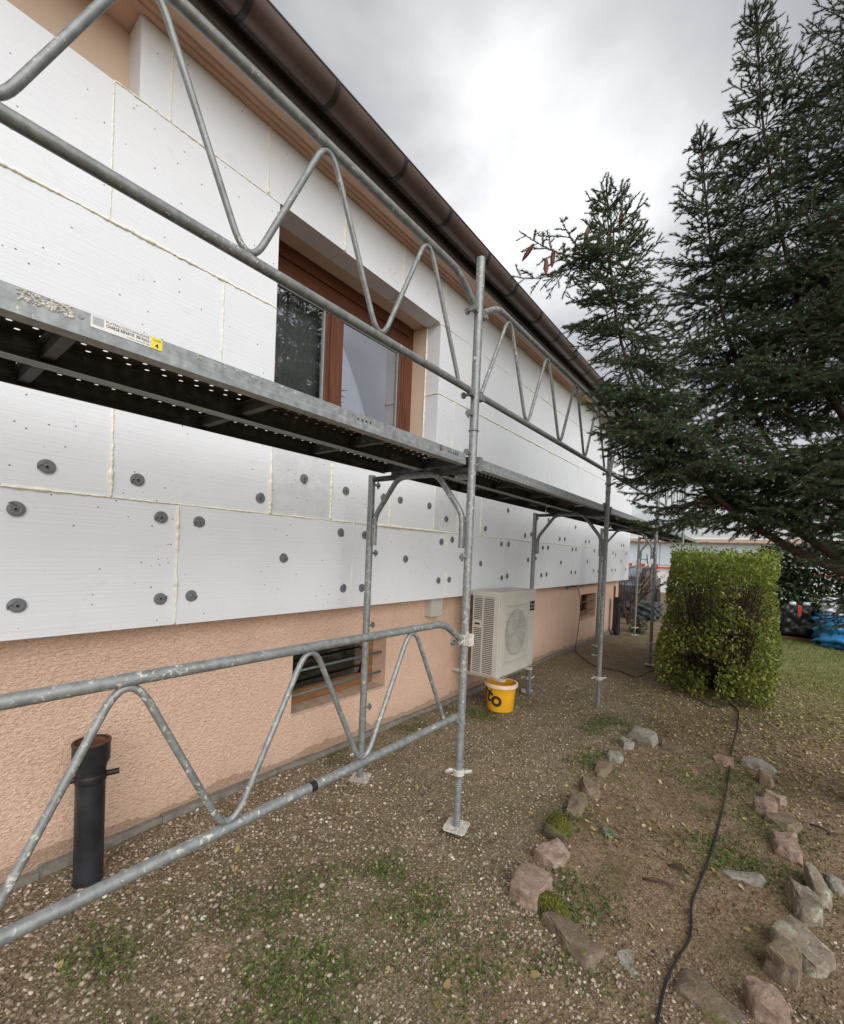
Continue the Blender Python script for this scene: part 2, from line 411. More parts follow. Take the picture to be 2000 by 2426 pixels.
# ------------------------------------------------------------------ mesh helpers
class MB:
    def __init__(s): s.v = []; s.f = []; s.mi = []
    def add(s, vs, fs, mi=0):
        n = len(s.v); s.v.extend([tuple(p) for p in vs])
        for f in fs: s.f.append(tuple(i + n for i in f)); s.mi.append(mi)
        return s
    def box(s, a, b, mi=0):
        (x0, y0, z0), (x1, y1, z1) = a, b
        vs = [(x0, y0, z0), (x1, y0, z0), (x1, y1, z0), (x0, y1, z0), (x0, y0, z1), (x1, y0, z1), (x1, y1, z1), (x0, y1, z1)]
        return s.add(vs, [(0, 3, 2, 1), (4, 5, 6, 7), (0, 1, 5, 4), (1, 2, 6, 5), (2, 3, 7, 6), (3, 0, 4, 7)], mi)
    def tube(s, pts, rad, n=10, mi=0, cap=True):
        P = [Vector(p) for p in pts]; k = len(P)
        rs = rad if hasattr(rad, '__len__') else [rad] * k
        t0 = (P[1] - P[0]).normalized()
        ref = Vector((0, 0, 1)) if abs(t0.z) < .9 else Vector((1, 0, 0))
        u = t0.cross(ref).normalized(); rings = []
        for i in range(k):
            if i == 0: t = (P[1] - P[0])
            elif i == k - 1: t = (P[-1] - P[-2])
            else: t = (P[i + 1] - P[i]).normalized() + (P[i] - P[i - 1]).normalized()
            t.normalize()
            u = (u - t * u.dot(t)).normalized(); w = t.cross(u)
            rings.append([P[i] + (u * math.cos(2 * math.pi * j / n) + w * math.sin(2 * math.pi * j / n)) * rs[i] for j in range(n)])
        vs = [p for r in rings for p in r]; fs = []
        for i in range(k - 1):
            for j in range(n):
                a = i * n + j; b = i * n + (j + 1) % n
                fs.append((a, b, b + n, a + n))
        if cap:
            fs.append(tuple(range(n - 1, -1, -1))); fs.append(tuple((k - 1) * n + j for j in range(n)))
        return s.add(vs, fs, mi)
    def lathe(s, prof, c=(0, 0, 0), n=24, mi=0, capb=True, capt=True):
        vs = []; fs = []; k = len(prof)
        for r, z in prof:
            for j in range(n):
                a = 2 * math.pi * j / n
                vs.append((c[0] + r * math.cos(a), c[1] + r * math.sin(a), c[2] + z))
        for i in range(k - 1):
            for j in range(n):
                a = i * n + j; b = i * n + (j + 1) % n
                fs.append((a, b, b + n, a + n))
        if capb: fs.append(tuple(range(n - 1, -1, -1)))
        if capt: fs.append(tuple((k - 1) * n + j for j in range(n)))
        return s.add(vs, fs, mi)
    def mesh(s, name, mats, smooth=False):
        me = bpy.data.meshes.new(name); me.from_pydata(s.v, [], s.f)
        for m in (mats if isinstance(mats, (list, tuple)) else [mats]): me.materials.append(MAT[m] if isinstance(m, str) else m)
        if any(s.mi): me.polygons.foreach_set('material_index', s.mi)
        if smooth: me.polygons.foreach_set('use_smooth', [True] * len(me.polygons))
        me.update(); return me
    def obj(s, name, mats, parent=None, smooth=False, auto=None):
        me = s.mesh(name, mats, smooth)
        if auto is not None: me.set_sharp_from_angle(angle=R(auto))
        return put(name, me, parent)
def put(name, me, parent=None, loc=None):
    o = bpy.data.objects.new(name, me); COL.objects.link(o)
    if parent is not None:
        o.parent = parent
        if loc is None:
            # geometry written in world coordinates: move it under its (unrotated) parent chain
            off = world_off(parent)
            if off.length > 0: o.location = -off
    if loc is not None: o.location = loc
    return o
def world_off(p):
    off = Vector((0, 0, 0))
    while p is not None: off = off + Vector(p.location); p = p.parent
    return off
def thing(name, label, cat, loc=(0, 0, 0), group=None):
    o = bpy.data.objects.new(name, None); COL.objects.link(o); o.location = loc; o.empty_display_size = .1
    o['label'] = label; o['category'] = cat
    if group: o['group'] = group
    return o
def tag(o, label=None, cat=None, group=None, kind=None):
    if label: o['label'] = label
    if cat: o['category'] = cat
    if group: o['group'] = group
    if kind: o['kind'] = kind
    return o
def copy_tree(o, parent=None):
    c = o.copy(); COL.objects.link(c)
    if parent is not None: c.parent = parent
    for ch in o.children: copy_tree(ch, c)
    return c
def raw_mesh(name, V, F, mats, smooth=False, mi=None):
    """fast mesh from numpy: V (n,3), F (m,k)"""
    me = bpy.data.meshes.new(name)
    V = np.asarray(V, np.float32); F = np.asarray(F, np.int32); k = F.shape[1]
    me.vertices.add(len(V)); me.vertices.foreach_set('co', V.ravel())
    me.loops.add(F.size); me.loops.foreach_set('vertex_index', F.ravel())
    me.polygons.add(len(F)); me.polygons.foreach_set('loop_start', np.arange(0, F.size, k, dtype=np.int32))
    for m in (mats if isinstance(mats, (list, tuple)) else [mats]): me.materials.append(MAT[m])
    if mi is not None: me.polygons.foreach_set('material_index', np.asarray(mi, np.int32))
    if smooth: me.polygons.foreach_set('use_smooth', np.ones(len(F), bool))
    me.update(calc_edges=True); me.validate(); return me
def fillet(pts, r, n=5):
    P = [Vector(p) for p in pts]; out = [P[0]]
    for i in range(1, len(P) - 1):
        a = (P[i - 1] - P[i]); b = (P[i + 1] - P[i])
        d = min(r, a.length * .48, b.length * .48)
        A = P[i] + a.normalized() * d; B = P[i] + b.normalized() * d
        for k in range(n + 1):
            t = k / n; out.append(A * (1 - t) ** 2 + P[i] * 2 * t * (1 - t) + B * t * t)
    out.append(P[-1]); return out
def text_mesh(body, size, mat, bold=0.0):
    cu = bpy.data.curves.new('t', 'FONT'); cu.body = body; cu.size = size; cu.offset = bold
    cu.align_x = 'LEFT'; cu.resolution_u = 3
    o = bpy.data.objects.new('t', cu); COL.objects.link(o)
    dg = bpy.context.evaluated_depsgraph_get()
    me = bpy.data.meshes.new_from_object(o.evaluated_get(dg))
    bpy.data.objects.remove(o, do_unlink=True); bpy.data.curves.remove(cu)
    me.materials.clear(); me.materials.append(MAT[mat]); return me
def gz(x, y):
    return .010 * math.sin(2.1 * x + 1.3 * y) + .008 * math.sin(5.3 * x - 3.7 * y + 1) + .005 * math.sin(11 * x + 9 * y)
def gzn(x, y):
    return .010 * np.sin(2.1 * x + 1.3 * y) + .008 * np.sin(5.3 * x - 3.7 * y + 1) + .005 * np.sin(11 * x + 9 * y)

# ------------------------------------------------------------------ ground
xs = np.concatenate([[-60, -30, -12, -6, -3, -1.2, -.6], np.arange(-.3, 5.2, .07), [5.6, 6.5, 8, 12, 20, 35, 60]])
ys = np.concatenate([[-60, -30, -12, -6, -3, -1.5], np.arange(-.8, 13, .07), [13.5, 14.5, 16, 19, 24, 32, 45, 70, 120]])
GX, GY = np.meshgrid(xs, ys)
inside = ((GX > -.5) & (GX < 5.3) & (GY > -1) & (GY < 13.2))
GZ = np.where(inside, gzn(GX, GY) + rng.normal(0, .0022, GX.shape), 0)
nx, ny = len(xs), len(ys)
idx = np.arange(nx * ny).reshape(ny, nx)
Fq = np.stack([idx[:-1, :-1], idx[:-1, 1:], idx[1:, 1:], idx[1:, :-1]], -1).reshape(-1, 4)
g = put('ground', raw_mesh('ground', np.stack([GX, GY, GZ], -1).reshape(-1, 3), Fq, 'soil', True))
tag(g, kind='structure')

# ------------------------------------------------------------------ house
house = thing('house', 'pink rendered house being clad in white foam insulation boards', 'house', (-.15, 4.0, 0))
YE = 9.90
def slab(name, y0, y1, z0, z1, holes, mat, x0=-.45, x1=-.15):
    ycut = sorted({y0, y1, *[h[0] for h in holes], *[h[1] for h in holes]})
    zcut = sorted({z0, z1, *[h[2] for h in holes], *[h[3] for h in holes]})
    mb = MB()
    def solid(i, j):
        if i < 0 or j < 0 or i >= len(ycut) - 1 or j >= len(zcut) - 1: return False
        yc = (ycut[i] + ycut[i + 1]) / 2; zc_ = (zcut[j] + zcut[j + 1]) / 2
        return not any(h[0] < yc < h[1] and h[2] < zc_ < h[3] for h in holes)
    for i in range(len(ycut) - 1):
        for j in range(len(zcut) - 1):
            if not solid(i, j): continue
            a, b, c, d_ = ycut[i], ycut[i + 1], zcut[j], zcut[j + 1]
            mb.add([(x1, a, c), (x1, b, c), (x1, b, d_), (x1, a, d_)], [(0, 1, 2, 3)])
            mb.add([(x0, a, c), (x0, b, c), (x0, b, d_), (x0, a, d_)], [(3, 2, 1, 0)])
            if not solid(i - 1, j): mb.add([(x0, a, c), (x1, a, c), (x1, a, d_), (x0, a, d_)], [(0, 1, 2, 3)])
            if not solid(i + 1, j): mb.add([(x0, b, c), (x1, b, c), (x1, b, d_), (x0, b, d_)], [(3, 2, 1, 0)])
            if not solid(i, j - 1): mb.add([(x0, a, c), (x1, a, c), (x1, b, c), (x0, b, c)], [(3, 2, 1, 0)])
            if not solid(i, j + 1): mb.add([(x0, a, d_), (x1, a, d_), (x1, b, d_), (x0, b, d_)], [(0, 1, 2, 3)])
    return mb.obj(name, mat, house)
CW1 = (1.765, 2.68, .345, .80); CW2 = (7.52, 8.36, .42, .87)
WN = (1.46, 3.05, 2.28, 3.50)
slab('basement_wall', -3.0, YE, -.15, 1.12, [CW1, CW2], 'crepi')
slab('upper_wall', -3.0, YE, 1.12, 3.90, [WN], 'wall_beige')
mb = MB(); mb.box((-9, YE - .30, -.15), (-.4502, YE, 3.9)); mb.obj('gable_wall', 'crepi', house)
mb = MB()
for k in range(26):
    ya = -3 + k * (YE + 3) / 26; yb = ya + (YE + 3) / 26
    h = .03 + random.random() * .025
    mb.box((-.1495, ya, -.15), (-.122 + random.random() * .014, yb - .001, h * .85))
mb.obj('foundation_ledge', 'cement', house)
# room behind the window
mb = MB()
mb.add([(-.4505, .6, 1.6), (-3.2, .6, 1.6), (-3.2, 4.2, 1.6), (-.4505, 4.2, 1.6), (-.4505, .6, 3.85), (-3.2, .6, 3.85), (-3.2, 4.2, 3.85), (-.4505, 4.2, 3.85)],
       [(0, 1, 2, 3), (7, 6, 5, 4), (0, 4, 5, 1), (1, 5, 6, 2), (2, 6, 7, 3)])
mb.obj('room_wall', 'room', house)
for nm, cw in (('cellar', CW1), ('cellar', CW2)):
    mb = MB(); a, b, c, d_ = cw
    mb.add([(-.4505, a - .1, c - .2), (-1.4, a - .1, c - .2), (-1.4, b + .1, c - .2), (-.4505, b + .1, c - .2), (-.4505, a - .1, d_ + .1), (-1.4, a - .1, d_ + .1), (-1.4, b + .1, d_ + .1), (-.4505, b + .1, d_ + .1)],
           [(0, 1, 2, 3), (7, 6, 5, 4), (0, 4, 5, 1), (1, 5, 6, 2), (2, 6, 7, 3)])
    mb.obj('cellar_lining', 'ac_dark', house)
# roof, soffit, fascia, gutter
mb = MB(); mb.box((-.1502, -3, 3.874), (.226, YE + .35, 3.895)); mb.obj('soffit', 'soffit_paint', house)
mb = MB()
prof = [(.0, 3.874), (.0, 3.852), (.016, 3.848), (.034, 3.853), (.040, 3.862), (.060, 3.864), (.070, 3.874)]
n = len(prof)
mb.add([(x, -3, z) for x, z in prof] + [(x, YE + .3, z) for x, z in prof], [(i, (i + 1) % n, (i + 1) % n + n, i + n) for i in range(n)] + [tuple(range(n))[::-1], tuple(range(n, 2 * n))])
mb.obj('soffit_moulding', 'moulding_paint', house)
mb = MB(); mb.box((.2262, -3, 3.845), (.252, YE + .36, 4.06)); mb.obj('fascia_board', 'fascia_dark', house)
GC = (.346, 3.946); GR = .0755
def gutter_arc(rad, a0=-8, a1=188, k=22):
    return [(GC[0] + rad * math.cos(R(-a0 - (a1 - a0) * i / k)), GC[1] + rad * math.sin(R(-a0 - (a1 - a0) * i / k))) for i in range(k + 1)]
mb = MB(); o_ = gutter_arc(GR); i_ = gutter_arc(GR - .003)
ring = o_ + i_[::-1]; n = len(ring)
yg = [-3.0, 1.62, 1.625, 5.60, 5.605, YE + .38]
mb.add([(x, y, z) for y in (yg[0], yg[-1]) for x, z in ring], [(i, i + n, (i + 1) % n + n, (i + 1) % n) for i in range(n)] + [tuple(range(n)), tuple(range(n, 2 * n))[::-1]])
gut = mb.obj('gutter', 'gutter_brown', house, smooth=True, auto=50)
mb = MB(); lip = (o_[0][0] - .004, o_[0][1] + .004)
mb.tube([(lip[0], -3, lip[1]), (lip[0], YE + .38, lip[1])], .0085, 10); mb.obj('gutter_bead', 'strap_dark', gut, smooth=True)
yk = .98
strap_proto = None
arc1 = gutter_arc(GR + .0045, -10, 190, 18); arc2 = gutter_arc(GR + .0008, -10, 190, 18)
mb = MB(); ring = arc1 + arc2[::-1]; n = len(ring)
mb.add([(x, y, z) for y in (-.014, .014) for x, z in ring], [(i, i + n, (i + 1) % n + n, (i + 1) % n) for i in range(n)] + [tuple(range(n)), tuple(range(n, 2 * n))[::-1]])
strap_me = mb.mesh('gutter_strap', 'strap_dark')
for k in range(19):
    y = .46 + k * .525 + (.03 if k % 2 else 0)
    if y > YE + .3: break
    o = put('gutter_strap', strap_me, gut, loc=Vector((0, y, 0)) - world_off(gut))
for y in (4.25, 8.1):                                   # sleeve joints
    mb = MB(); a1_ = gutter_arc(GR + .003, -8, 188, 18); a2_ = gutter_arc(GR + .0006, -8, 188, 18); ring = a1_ + a2_[::-1]; n = len(ring)
    mb.add([(x, yy, z) for yy in (y - .06, y + .06) for x, z in ring], [(i, i + n, (i + 1) % n + n, (i + 1) % n) for i in range(n)] + [tuple(range(n)), tuple(range(n, 2 * n))[::-1]])
    mb.obj('gutter_sleeve', 'gutter_brown', gut)
mb = MB()
def roofz(x): return 4.035 + (.30 - x) * .55
for x0_, x1_, dz in ((.30, -.1, 0), (-.09, -.5, .0), (-.49, -4.6, .0)):
    pass
mb.add([(.30, -3.2, 4.035), (-4.6, -3.2, roofz(-4.6)), (-4.6, YE + .4, roofz(-4.6)), (.30, YE + .4, 4.035),
        (.30, -3.2, 4.06), (-4.6, -3.2, roofz(-4.6) + .05), (-4.6, YE + .4, roofz(-4.6) + .05), (.30, YE + .4, 4.06)],
       [(3, 2, 1, 0), (4, 5, 6, 7), (0, 1, 5, 4), (1, 2, 6, 5), (2, 3, 7, 6), (3, 0, 4, 7)])
mb.obj('roof', 'roof_tile', house)

# ------------------------------------------------------------------ insulation boards, washers, foam seams
ZE = 1.076
rows = [
    (ZE, ZE + .6, [-2.5, -1.37, -.21, .952, 2.128, 3.283, 4.412, 5.54, 6.628, 7.777, 8.88, 10.05]),
    (ZE + .6, ZE + 1.2, [-2.8, -1.65, -.5, .666, 1.46, 1.913, 2.498, 3.068, 3.434, 3.866, 5.0, 6.096, 7.2, 8.33, 9.43, 10.05]),
    (ZE + 1.2, ZE + 1.8, [-2.3, -1.15, 0.0, 1.144, 1.46, None, 3.05, 3.30, 4.379, 5.513, 6.653, 7.757, 8.9, 10.05]),
    (ZE + 1.8, ZE + 2.4, [-2.8, -1.65, -.5, .635, 1.46, None, 3.05, 3.49, 4.613, 5.73, 6.85, 7.99, 9.1, 10.05]),
    (ZE + 2.4, 3.868, [.73, .864, 1.378, 1.952, 2.549, 3.114, 3.70, 4.307, 4.888, 5.449, 6.35, 7.45, 8.55, 10.05]),
]
boards = []
for rk, (z0, z1, cuts) in enumerate(rows):
    for a, b in zip(cuts[:-1], cuts[1:]):
        if a is None or b is None: continue
        gap = .0026
        off = random.uniform(-.0025, .0012)
        zb = z0 + (gap if rk else 0)
        if rk == 0: zb += random.uniform(-.002, .002)
        mb = MB(); mb.box((-.1498, a + gap, zb), (off, b - gap, z1 - gap))
        boards.append((rk, a, b, z0, z1, mb.obj('insulation_board', 'eps_dirty' if rk == 1 and a in (1.46, 3.068) else 'eps', house)))
def board_at(y, z):
    for rk, a, b, z0, z1, o in boards:
        if a <= y < b and z0 <= z < z1: return o
    return house
# spiral washer
mb = MB(); N = 44; ro = []; 
for j in range(N + 1):
    th = 2 * math.pi * j / N
    ro.append((th, .0265 + .0055 * j / N))
vs = []
for th, rad in ro:
    for fr, hx in ((.16, .0062), (.26, .0060), (.34, .0022), (.62, .0030), (1.0, .0012), (1.0, -.0005)):
        r_ = max(.0052, rad * fr) if fr < .3 else rad * fr
        if fr == .16: r_ = .0048
        vs.append((hx, r_ * math.cos(th), r_ * math.sin(th)))
fs = []
for j in range(N):
    for k in range(5):
        a = j * 6 + k; fs.append((a, a + 1, a + 7, a + 6))
mb.add(vs, fs)
fs2 = [(0, 1, 2, 3, 4, 5)]
hub = [(-.002, .0048 * math.cos(t), .0048 * math.sin(t)) for t in np.linspace(0, 2 * math.pi, 9)[:-1]]
mb.add([( .0062, .0048 * math.cos(t), .0048 * math.sin(t)) for t in np.linspace(0, 2 * math.pi, 9)[:-1]] + hub,
       [(i, (i + 1) % 8, (i + 1) % 8 + 8, i + 8) for i in range(8)], 1)
mb.add(hub, [tuple(range(8))], 1)
# spiral cut: a dark open tongue from the rim step to the hub
cut = []
for k in range(9):
    th = -.15 - k * .11; rr = .031 - k * .0023
    cut.append((.0036 + .0003 * k, rr * math.cos(th), rr * math.sin(th)))
    cut.append((.0036 + .0003 * k, (rr - .0028) * math.cos(th), (rr - .0028) * math.sin(th)))
mb.add(cut, [(2 * k, 2 * k + 1, 2 * k + 3, 2 * k + 2) for k in range(8)], 1)
washer_me = mb.mesh('washer', ['washer_grey', 'black_rubber'], smooth=False)
WASH = [(1.393, 1.762), (1.693, 1.92), (2.042, 1.889), (2.415, 1.89), (2.61, 1.894), (2.994, 1.889), (3.251, 1.799), (3.957, 1.759), (4.443, 1.992), (4.909, 1.741), (5.091, 1.762), (5.602, 1.983), (2.01, 1.601), (2.237, 1.597), (1.563, 1.419), (2.048, 1.213), (2.228, 1.208), (2.706, 1.428), (3.192, 1.589), (3.36, 1.613), (3.173, 1.237), (3.338, 1.243), (4.319, 1.611), (4.492, 1.619), (3.893, 1.396), (4.366, 1.237), (4.494, 1.254), (5.027, 1.444), (5.46, 1.61), (5.63, 1.62), (5.45, 1.25), (5.62, 1.26), (6.033, 1.753), (6.23, 1.762), (6.652, 1.964), (7.159, 1.761), (7.32, 1.768), (6.566, 1.62), (6.715, 1.624), (6.121, 1.422), (7.291, 1.446), (7.622, 1.623), (6.562, 1.276), (6.733, 1.274), (7.647, 1.287), (7.887, 1.279), (8.758, 1.294), (8.983, 1.292), (9.377, 1.471), (8.769, 1.621), (8.952, 1.592), (9.343, 1.785), (9.513, 1.791), (9.75, 1.634), (9.773, 1.304), (0.443, 1.772), (0.769, 1.769), (0.352, 1.591), (0.363, 1.212), (0.874, 1.604), (0.88, 1.21), (1.055, 1.596), (1.026, 1.217), (-.12, 1.6), (-.12, 1.215), (-.6, 1.77)]
for y, z in WASH:
    bo = board_at(y, z)
    o = put('washer', washer_me, bo, loc=Vector((.0022, y, z)) - world_off(bo))
    o.rotation_euler = (random.uniform(0, 6.28), 0, 0)
# foam seams
def seam(p0, p1, amp, parent, seed):
    r_ = np.random.default_rng(seed)
    p0 = Vector(p0); p1 = Vector(p1); L = (p1 - p0).length; k = max(6, int(L / .009))
    pts = []; rad = []
    low = np.interp(np.arange(k + 1), np.linspace(0, k, max(3, k // 9)), r_.uniform(.35, 1.3, max(3, k // 9)))
    nrm = Vector((0, 1, 0)) if abs((p1 - p0).z) > abs((p1 - p0).y) else Vector((0, 0, 1))
    for i in range(k + 1):
        t = i / k; j = r_.normal(0, amp * .22)
        pts.append(p0.lerp(p1, t) + nrm * j + Vector((-.0008, 0, 0)))
        rad.append(max(.0012, 1.35 * amp * low[i] * r_.uniform(.65, 1.35)))
    mb = MB(); mb.tube(pts, rad, 6)
    return mb.obj('foam_seam', 'foam_yellow', parent, smooth=True)
sd = 0
for rk, a, b, z0, z1, o in boards:
    if b < -.6: continue
    sd += 1
    heavy = rk in (1, 4) and 1.3 < b < 4.0 or rk == 0 and b < 1.2 or rk == 1 and b < 1.0
    av = (.0062 if heavy else .0034) * 1.0
    if rk >= 2 and b > 3.2: av *= 1.05
    if b < 10 and not (abs(b - 1.46) < .01 and rk in (2, 3)):
        seam((0, b, z0 + .004), (0, b, z1 - .004), av, o, sd)
    top_amp = {0: .0038, 1: .0038, 2: .0058 if b < 1.5 else .0046, 3: .0040, 4: .0050}[rk]
    if rk == 0 and 2.9 < b < 3.5: top_amp = .006
    if rk == 3 and b < .7: continue
    if rk == 4: seam((.002, a, z1 + .0), (.002, b, z1 + .0), top_amp, o, sd + 500)
    else: seam((0, a, z1), (0, b, z1), top_amp, o, sd + 500)
for p0, p1, am in (((-.15, 3.05, 2.3), (-.15, 3.05, 3.49), .005), ((-.15, 1.47, 3.49), (-.15, 3.05, 3.49), .004), ((-.148, 3.049, 2.876), (0, 3.049, 2.876), .003), ((-.148, 1.95, 3.475), (0, 1.95, 3.475), .0028), ((-.148, 2.55, 3.475), (0, 2.55, 3.475), .0028), ((-.148, 3.048, 3.474), (0, 3.048, 3.474), .005)):
    sd += 1; seam(p0, p1, am, house, sd + 900)
# end face boards of the gable insulation
mb = MB(); mb.box((-6, YE + .0005, ZE), (-.1502, 10.045, 3.868)); mb.obj('gable_insulation', 'eps', house)

# ------------------------------------------------------------------ window
win = thing('x', 'x', 'x'); bpy.data.objects.remove(win)
mb = MB(); X0, X1 = -.385, -.305
mb.box((X0, 1.4602, 2.2802), (X1, 1.53, 3.4998)); mb.box((X0, 2.98, 2.2802), (X1, 3.0498, 3.4998))
win = mb.obj('window', 'window_wood', house)
for za, zb, dx_ in ((3.41, 3.4996, .012), (3.345, 3.4098, -.004), (3.30, 3.3448, .006), (2.2804, 2.35, .01)):
    mb = MB(); mb.box((X0, 1.5302, za), (X1 + dx_, 2.9798, zb)); mb.obj('frame_rail', 'window_wood_h', win)
def sash(y0, y1, wl_, wr_):
    a, b = -.368, -.290
    mb = MB(); mb.box((a, y0, 2.3502), (b, y0 + wl_, 3.2998)); mb.box((a, y1 - wr_, 2.3502), (b, y1, 3.2998))
    mb.box((a + .002, y0 + wl_ * .99, 2.3504), (b - .001, y1 - wr_ * .99, 2.44)); mb.box((a + .002, y0 + wl_ * .99, 3.232), (b - .001, y1 - wr_ * .99, 3.2996))
    mb.obj('sash', 'window_wood', win)
    ya, yb = y0 + wl_, y1 - wr_
    mb = MB(); gx = -.3165
    for bb in (((gx - .012, ya, 2.44), (gx + .006, ya + .011, 3.232)), ((gx - .012, yb - .011, 2.44), (gx + .006, yb, 3.232)), ((gx - .012, ya + .011, 2.44), (gx + .005, yb - .011, 2.451)), ((gx - .012, ya + .011, 3.221), (gx + .005, yb - .011, 3.232))): mb.box(*bb)
    mb.obj('glazing_bead', 'gasket', win)
    mb = MB(); mb.box((gx - .006, ya + .011, 2.451), (gx - .002, yb - .011, 3.221))
    mb.obj('pane', 'glass', win)
sash(1.531, 2.128, .075, .072)
sash(2.130, 2.979, .085, .115)
mb = MB(); mb.box((-.295, 2.085, 2.36), (-.272, 2.175, 3.29)); mb.obj('mullion_cover', 'window_wood', win)
mb = MB()
for k in range(3): mb.box((-.290, 2.885 + k * .03, 2.36), (-.283 - .002 * k, 2.90 + k * .03, 3.29))
mb.obj('stile_bead', 'window_wood', win)
# cellar windows
def cellar(cw, tilt):
    a, b, c, d_ = cw
    mb = MB(); mb.box((-.36, a + .0005, c + .0005), (-.30, b - .0005, c + .11)); mb.box((-.36, b - .07, c + .1102), (-.301, b - .0006, d_ - .0006)); mb.box((-.36, a + .0006, c + .1102), (-.301, a + .06, d_ - .0006))
    mb.box((-.36, a + .0602, d_ - .05), (-.302, b - .0702, d_ - .0008))
    o = mb.obj('cellar_window', 'cellar_wood', house)
    mb = MB(); mb.box((-.336, a + .0602, c + .1104), (-.332, b - .0704, d_ - .0504)); mb.obj('cellar_pane', 'cellar_glass', o)
    for zz in ((c + .12, c + .285) if cw is CW1 else (c + .14, c + .30)):
        mb = MB(); mb.tube([(-.215, a - .05, zz - tilt), (-.205, b + .02, zz + tilt)], .0095, 8); mb.obj('security_bar', 'rebar', o, smooth=True)
    mb = MB(); mb.box((-.2995, a + .0008, c + .0006), (-.152, b - .0008, c + .018)); mb.obj('cellar_sill', 'sill_render', o)
cellar(CW1, .006); cellar(CW2, .0)
cur = MB(); ks = 180
for y0, y1 in ((1.50, 2.99),):
    vs = []
    for i in range(ks + 1):
        y = y0 + (y1 - y0) * i / ks; x = -.43 + .012 * math.sin(i * 1.3) + .005 * math.sin(i * 3.1)
        vs += [(x, y, 2.2), (x, y, 3.40)]
    cur.add(vs, [(2 * i, 2 * i + 2, 2 * i + 3, 2 * i + 1) for i in range(ks)])
tag(cur.obj('curtain', 'curtain', smooth=True), 'pale net curtain hanging inside the brown wooden window', 'curtain')
# junction box on the render by the air conditioner, cable outlet
mb = MB(); mb.box((-.1496, 3.18, .90), (-.075, 3.36, 1.075)); mb.obj('junction_box', 'ac_beige', house)
mb = MB(); mb.box((-.1496, 6.78, 1.0), (-.11, 6.88, 1.10)); mb.obj('wall_outlet', 'conduit', house)
mb = MB(); mb.tube([(-.13, 9.55, .0), (-.13, 9.55, .95)], .016, 8); mb.obj('wall_conduit', 'pipe_rust', house, smooth=True)

# ------------------------------------------------------------------ scaffold
XO, XI = 1.05, .30
FY = [1.992, 4.503, 6.96, 9.45]
TR = .0222
def lockpin(parent, x, y, z, dy, name='lock_pin', dxy=0.0):
    s = 1 if dy > 0 else -1
    mb = MB(); mb.tube([(x, y + s * TR * .9, z), (x, y + s * (TR + .038), z)], .0085, 8)
    mb.tube([(x, y + s * (TR + .034), z), (x, y + s * (TR + .044), z)], .016, 8)
    mb.box((x - .005, y + s * (TR + .032) - .012 * 0, z - .024), (x + .005, y + s * (TR + .040), z + .022))
    mb.obj(name, 'galv', parent, smooth=False)
def jack(parent, x, y, ztop, mat_plate='mortar_plate', rot=.6):
    mb = MB(); prof = []; z = .012
    while z < ztop + .03:
        prof += [(.0165, z), (.0192, z + .003), (.0192, z + .005), (.0165, z + .0075), (.0120, z + .009), (.0120, z + .0108)]; z += .0115
    mb.lathe(prof, (x, y, 0), 14)
    j = mb.obj('base_jack', 'galv_splashed', parent, smooth=True, auto=40)
    c, s = math.cos(rot), math.sin(rot); h = .062
    P = [(x + c * a - s * b, y + s * a + c * b) for a, b in ((-h + .012, -h), (h - .012, -h), (h, -h + .012), (h, h - .012), (h - .012, h), (-h + .012, h), (-h, h - .012), (-h, -h + .012))]
    g0_ = .006
    mb = MB(); mb.add([(px, py, g0_) for px, py in P] + [(px, py, g0_ + .008) for px, py in P], [tuple(range(8))[::-1], tuple(range(8, 16))] + [(i, (i + 1) % 8, (i + 1) % 8 + 8, i + 8) for i in range(8)])
    mb.obj('base_plate', mat_plate, j)
    mb = MB(); mb.lathe([(.024, -.006), (.031, -.002), (.031, .024), (.024, .028)], (x, y, ztop - .028), 14)
    for sg in (1, -1):
        d_ = Vector((math.cos(.5), math.sin(.5), 0)) * sg
        a = Vector((x, y, ztop - .014)) + d_ * .026; mb.tube([a, a + d_ * .022 + Vector((0, 0, .004)), a + d_ * .045 + Vector((0, 0, .012 * sg))], [.011, .010, .008], 7)
    mb.obj('jack_nut', 'mortar_plate', j, smooth=True, auto=40)
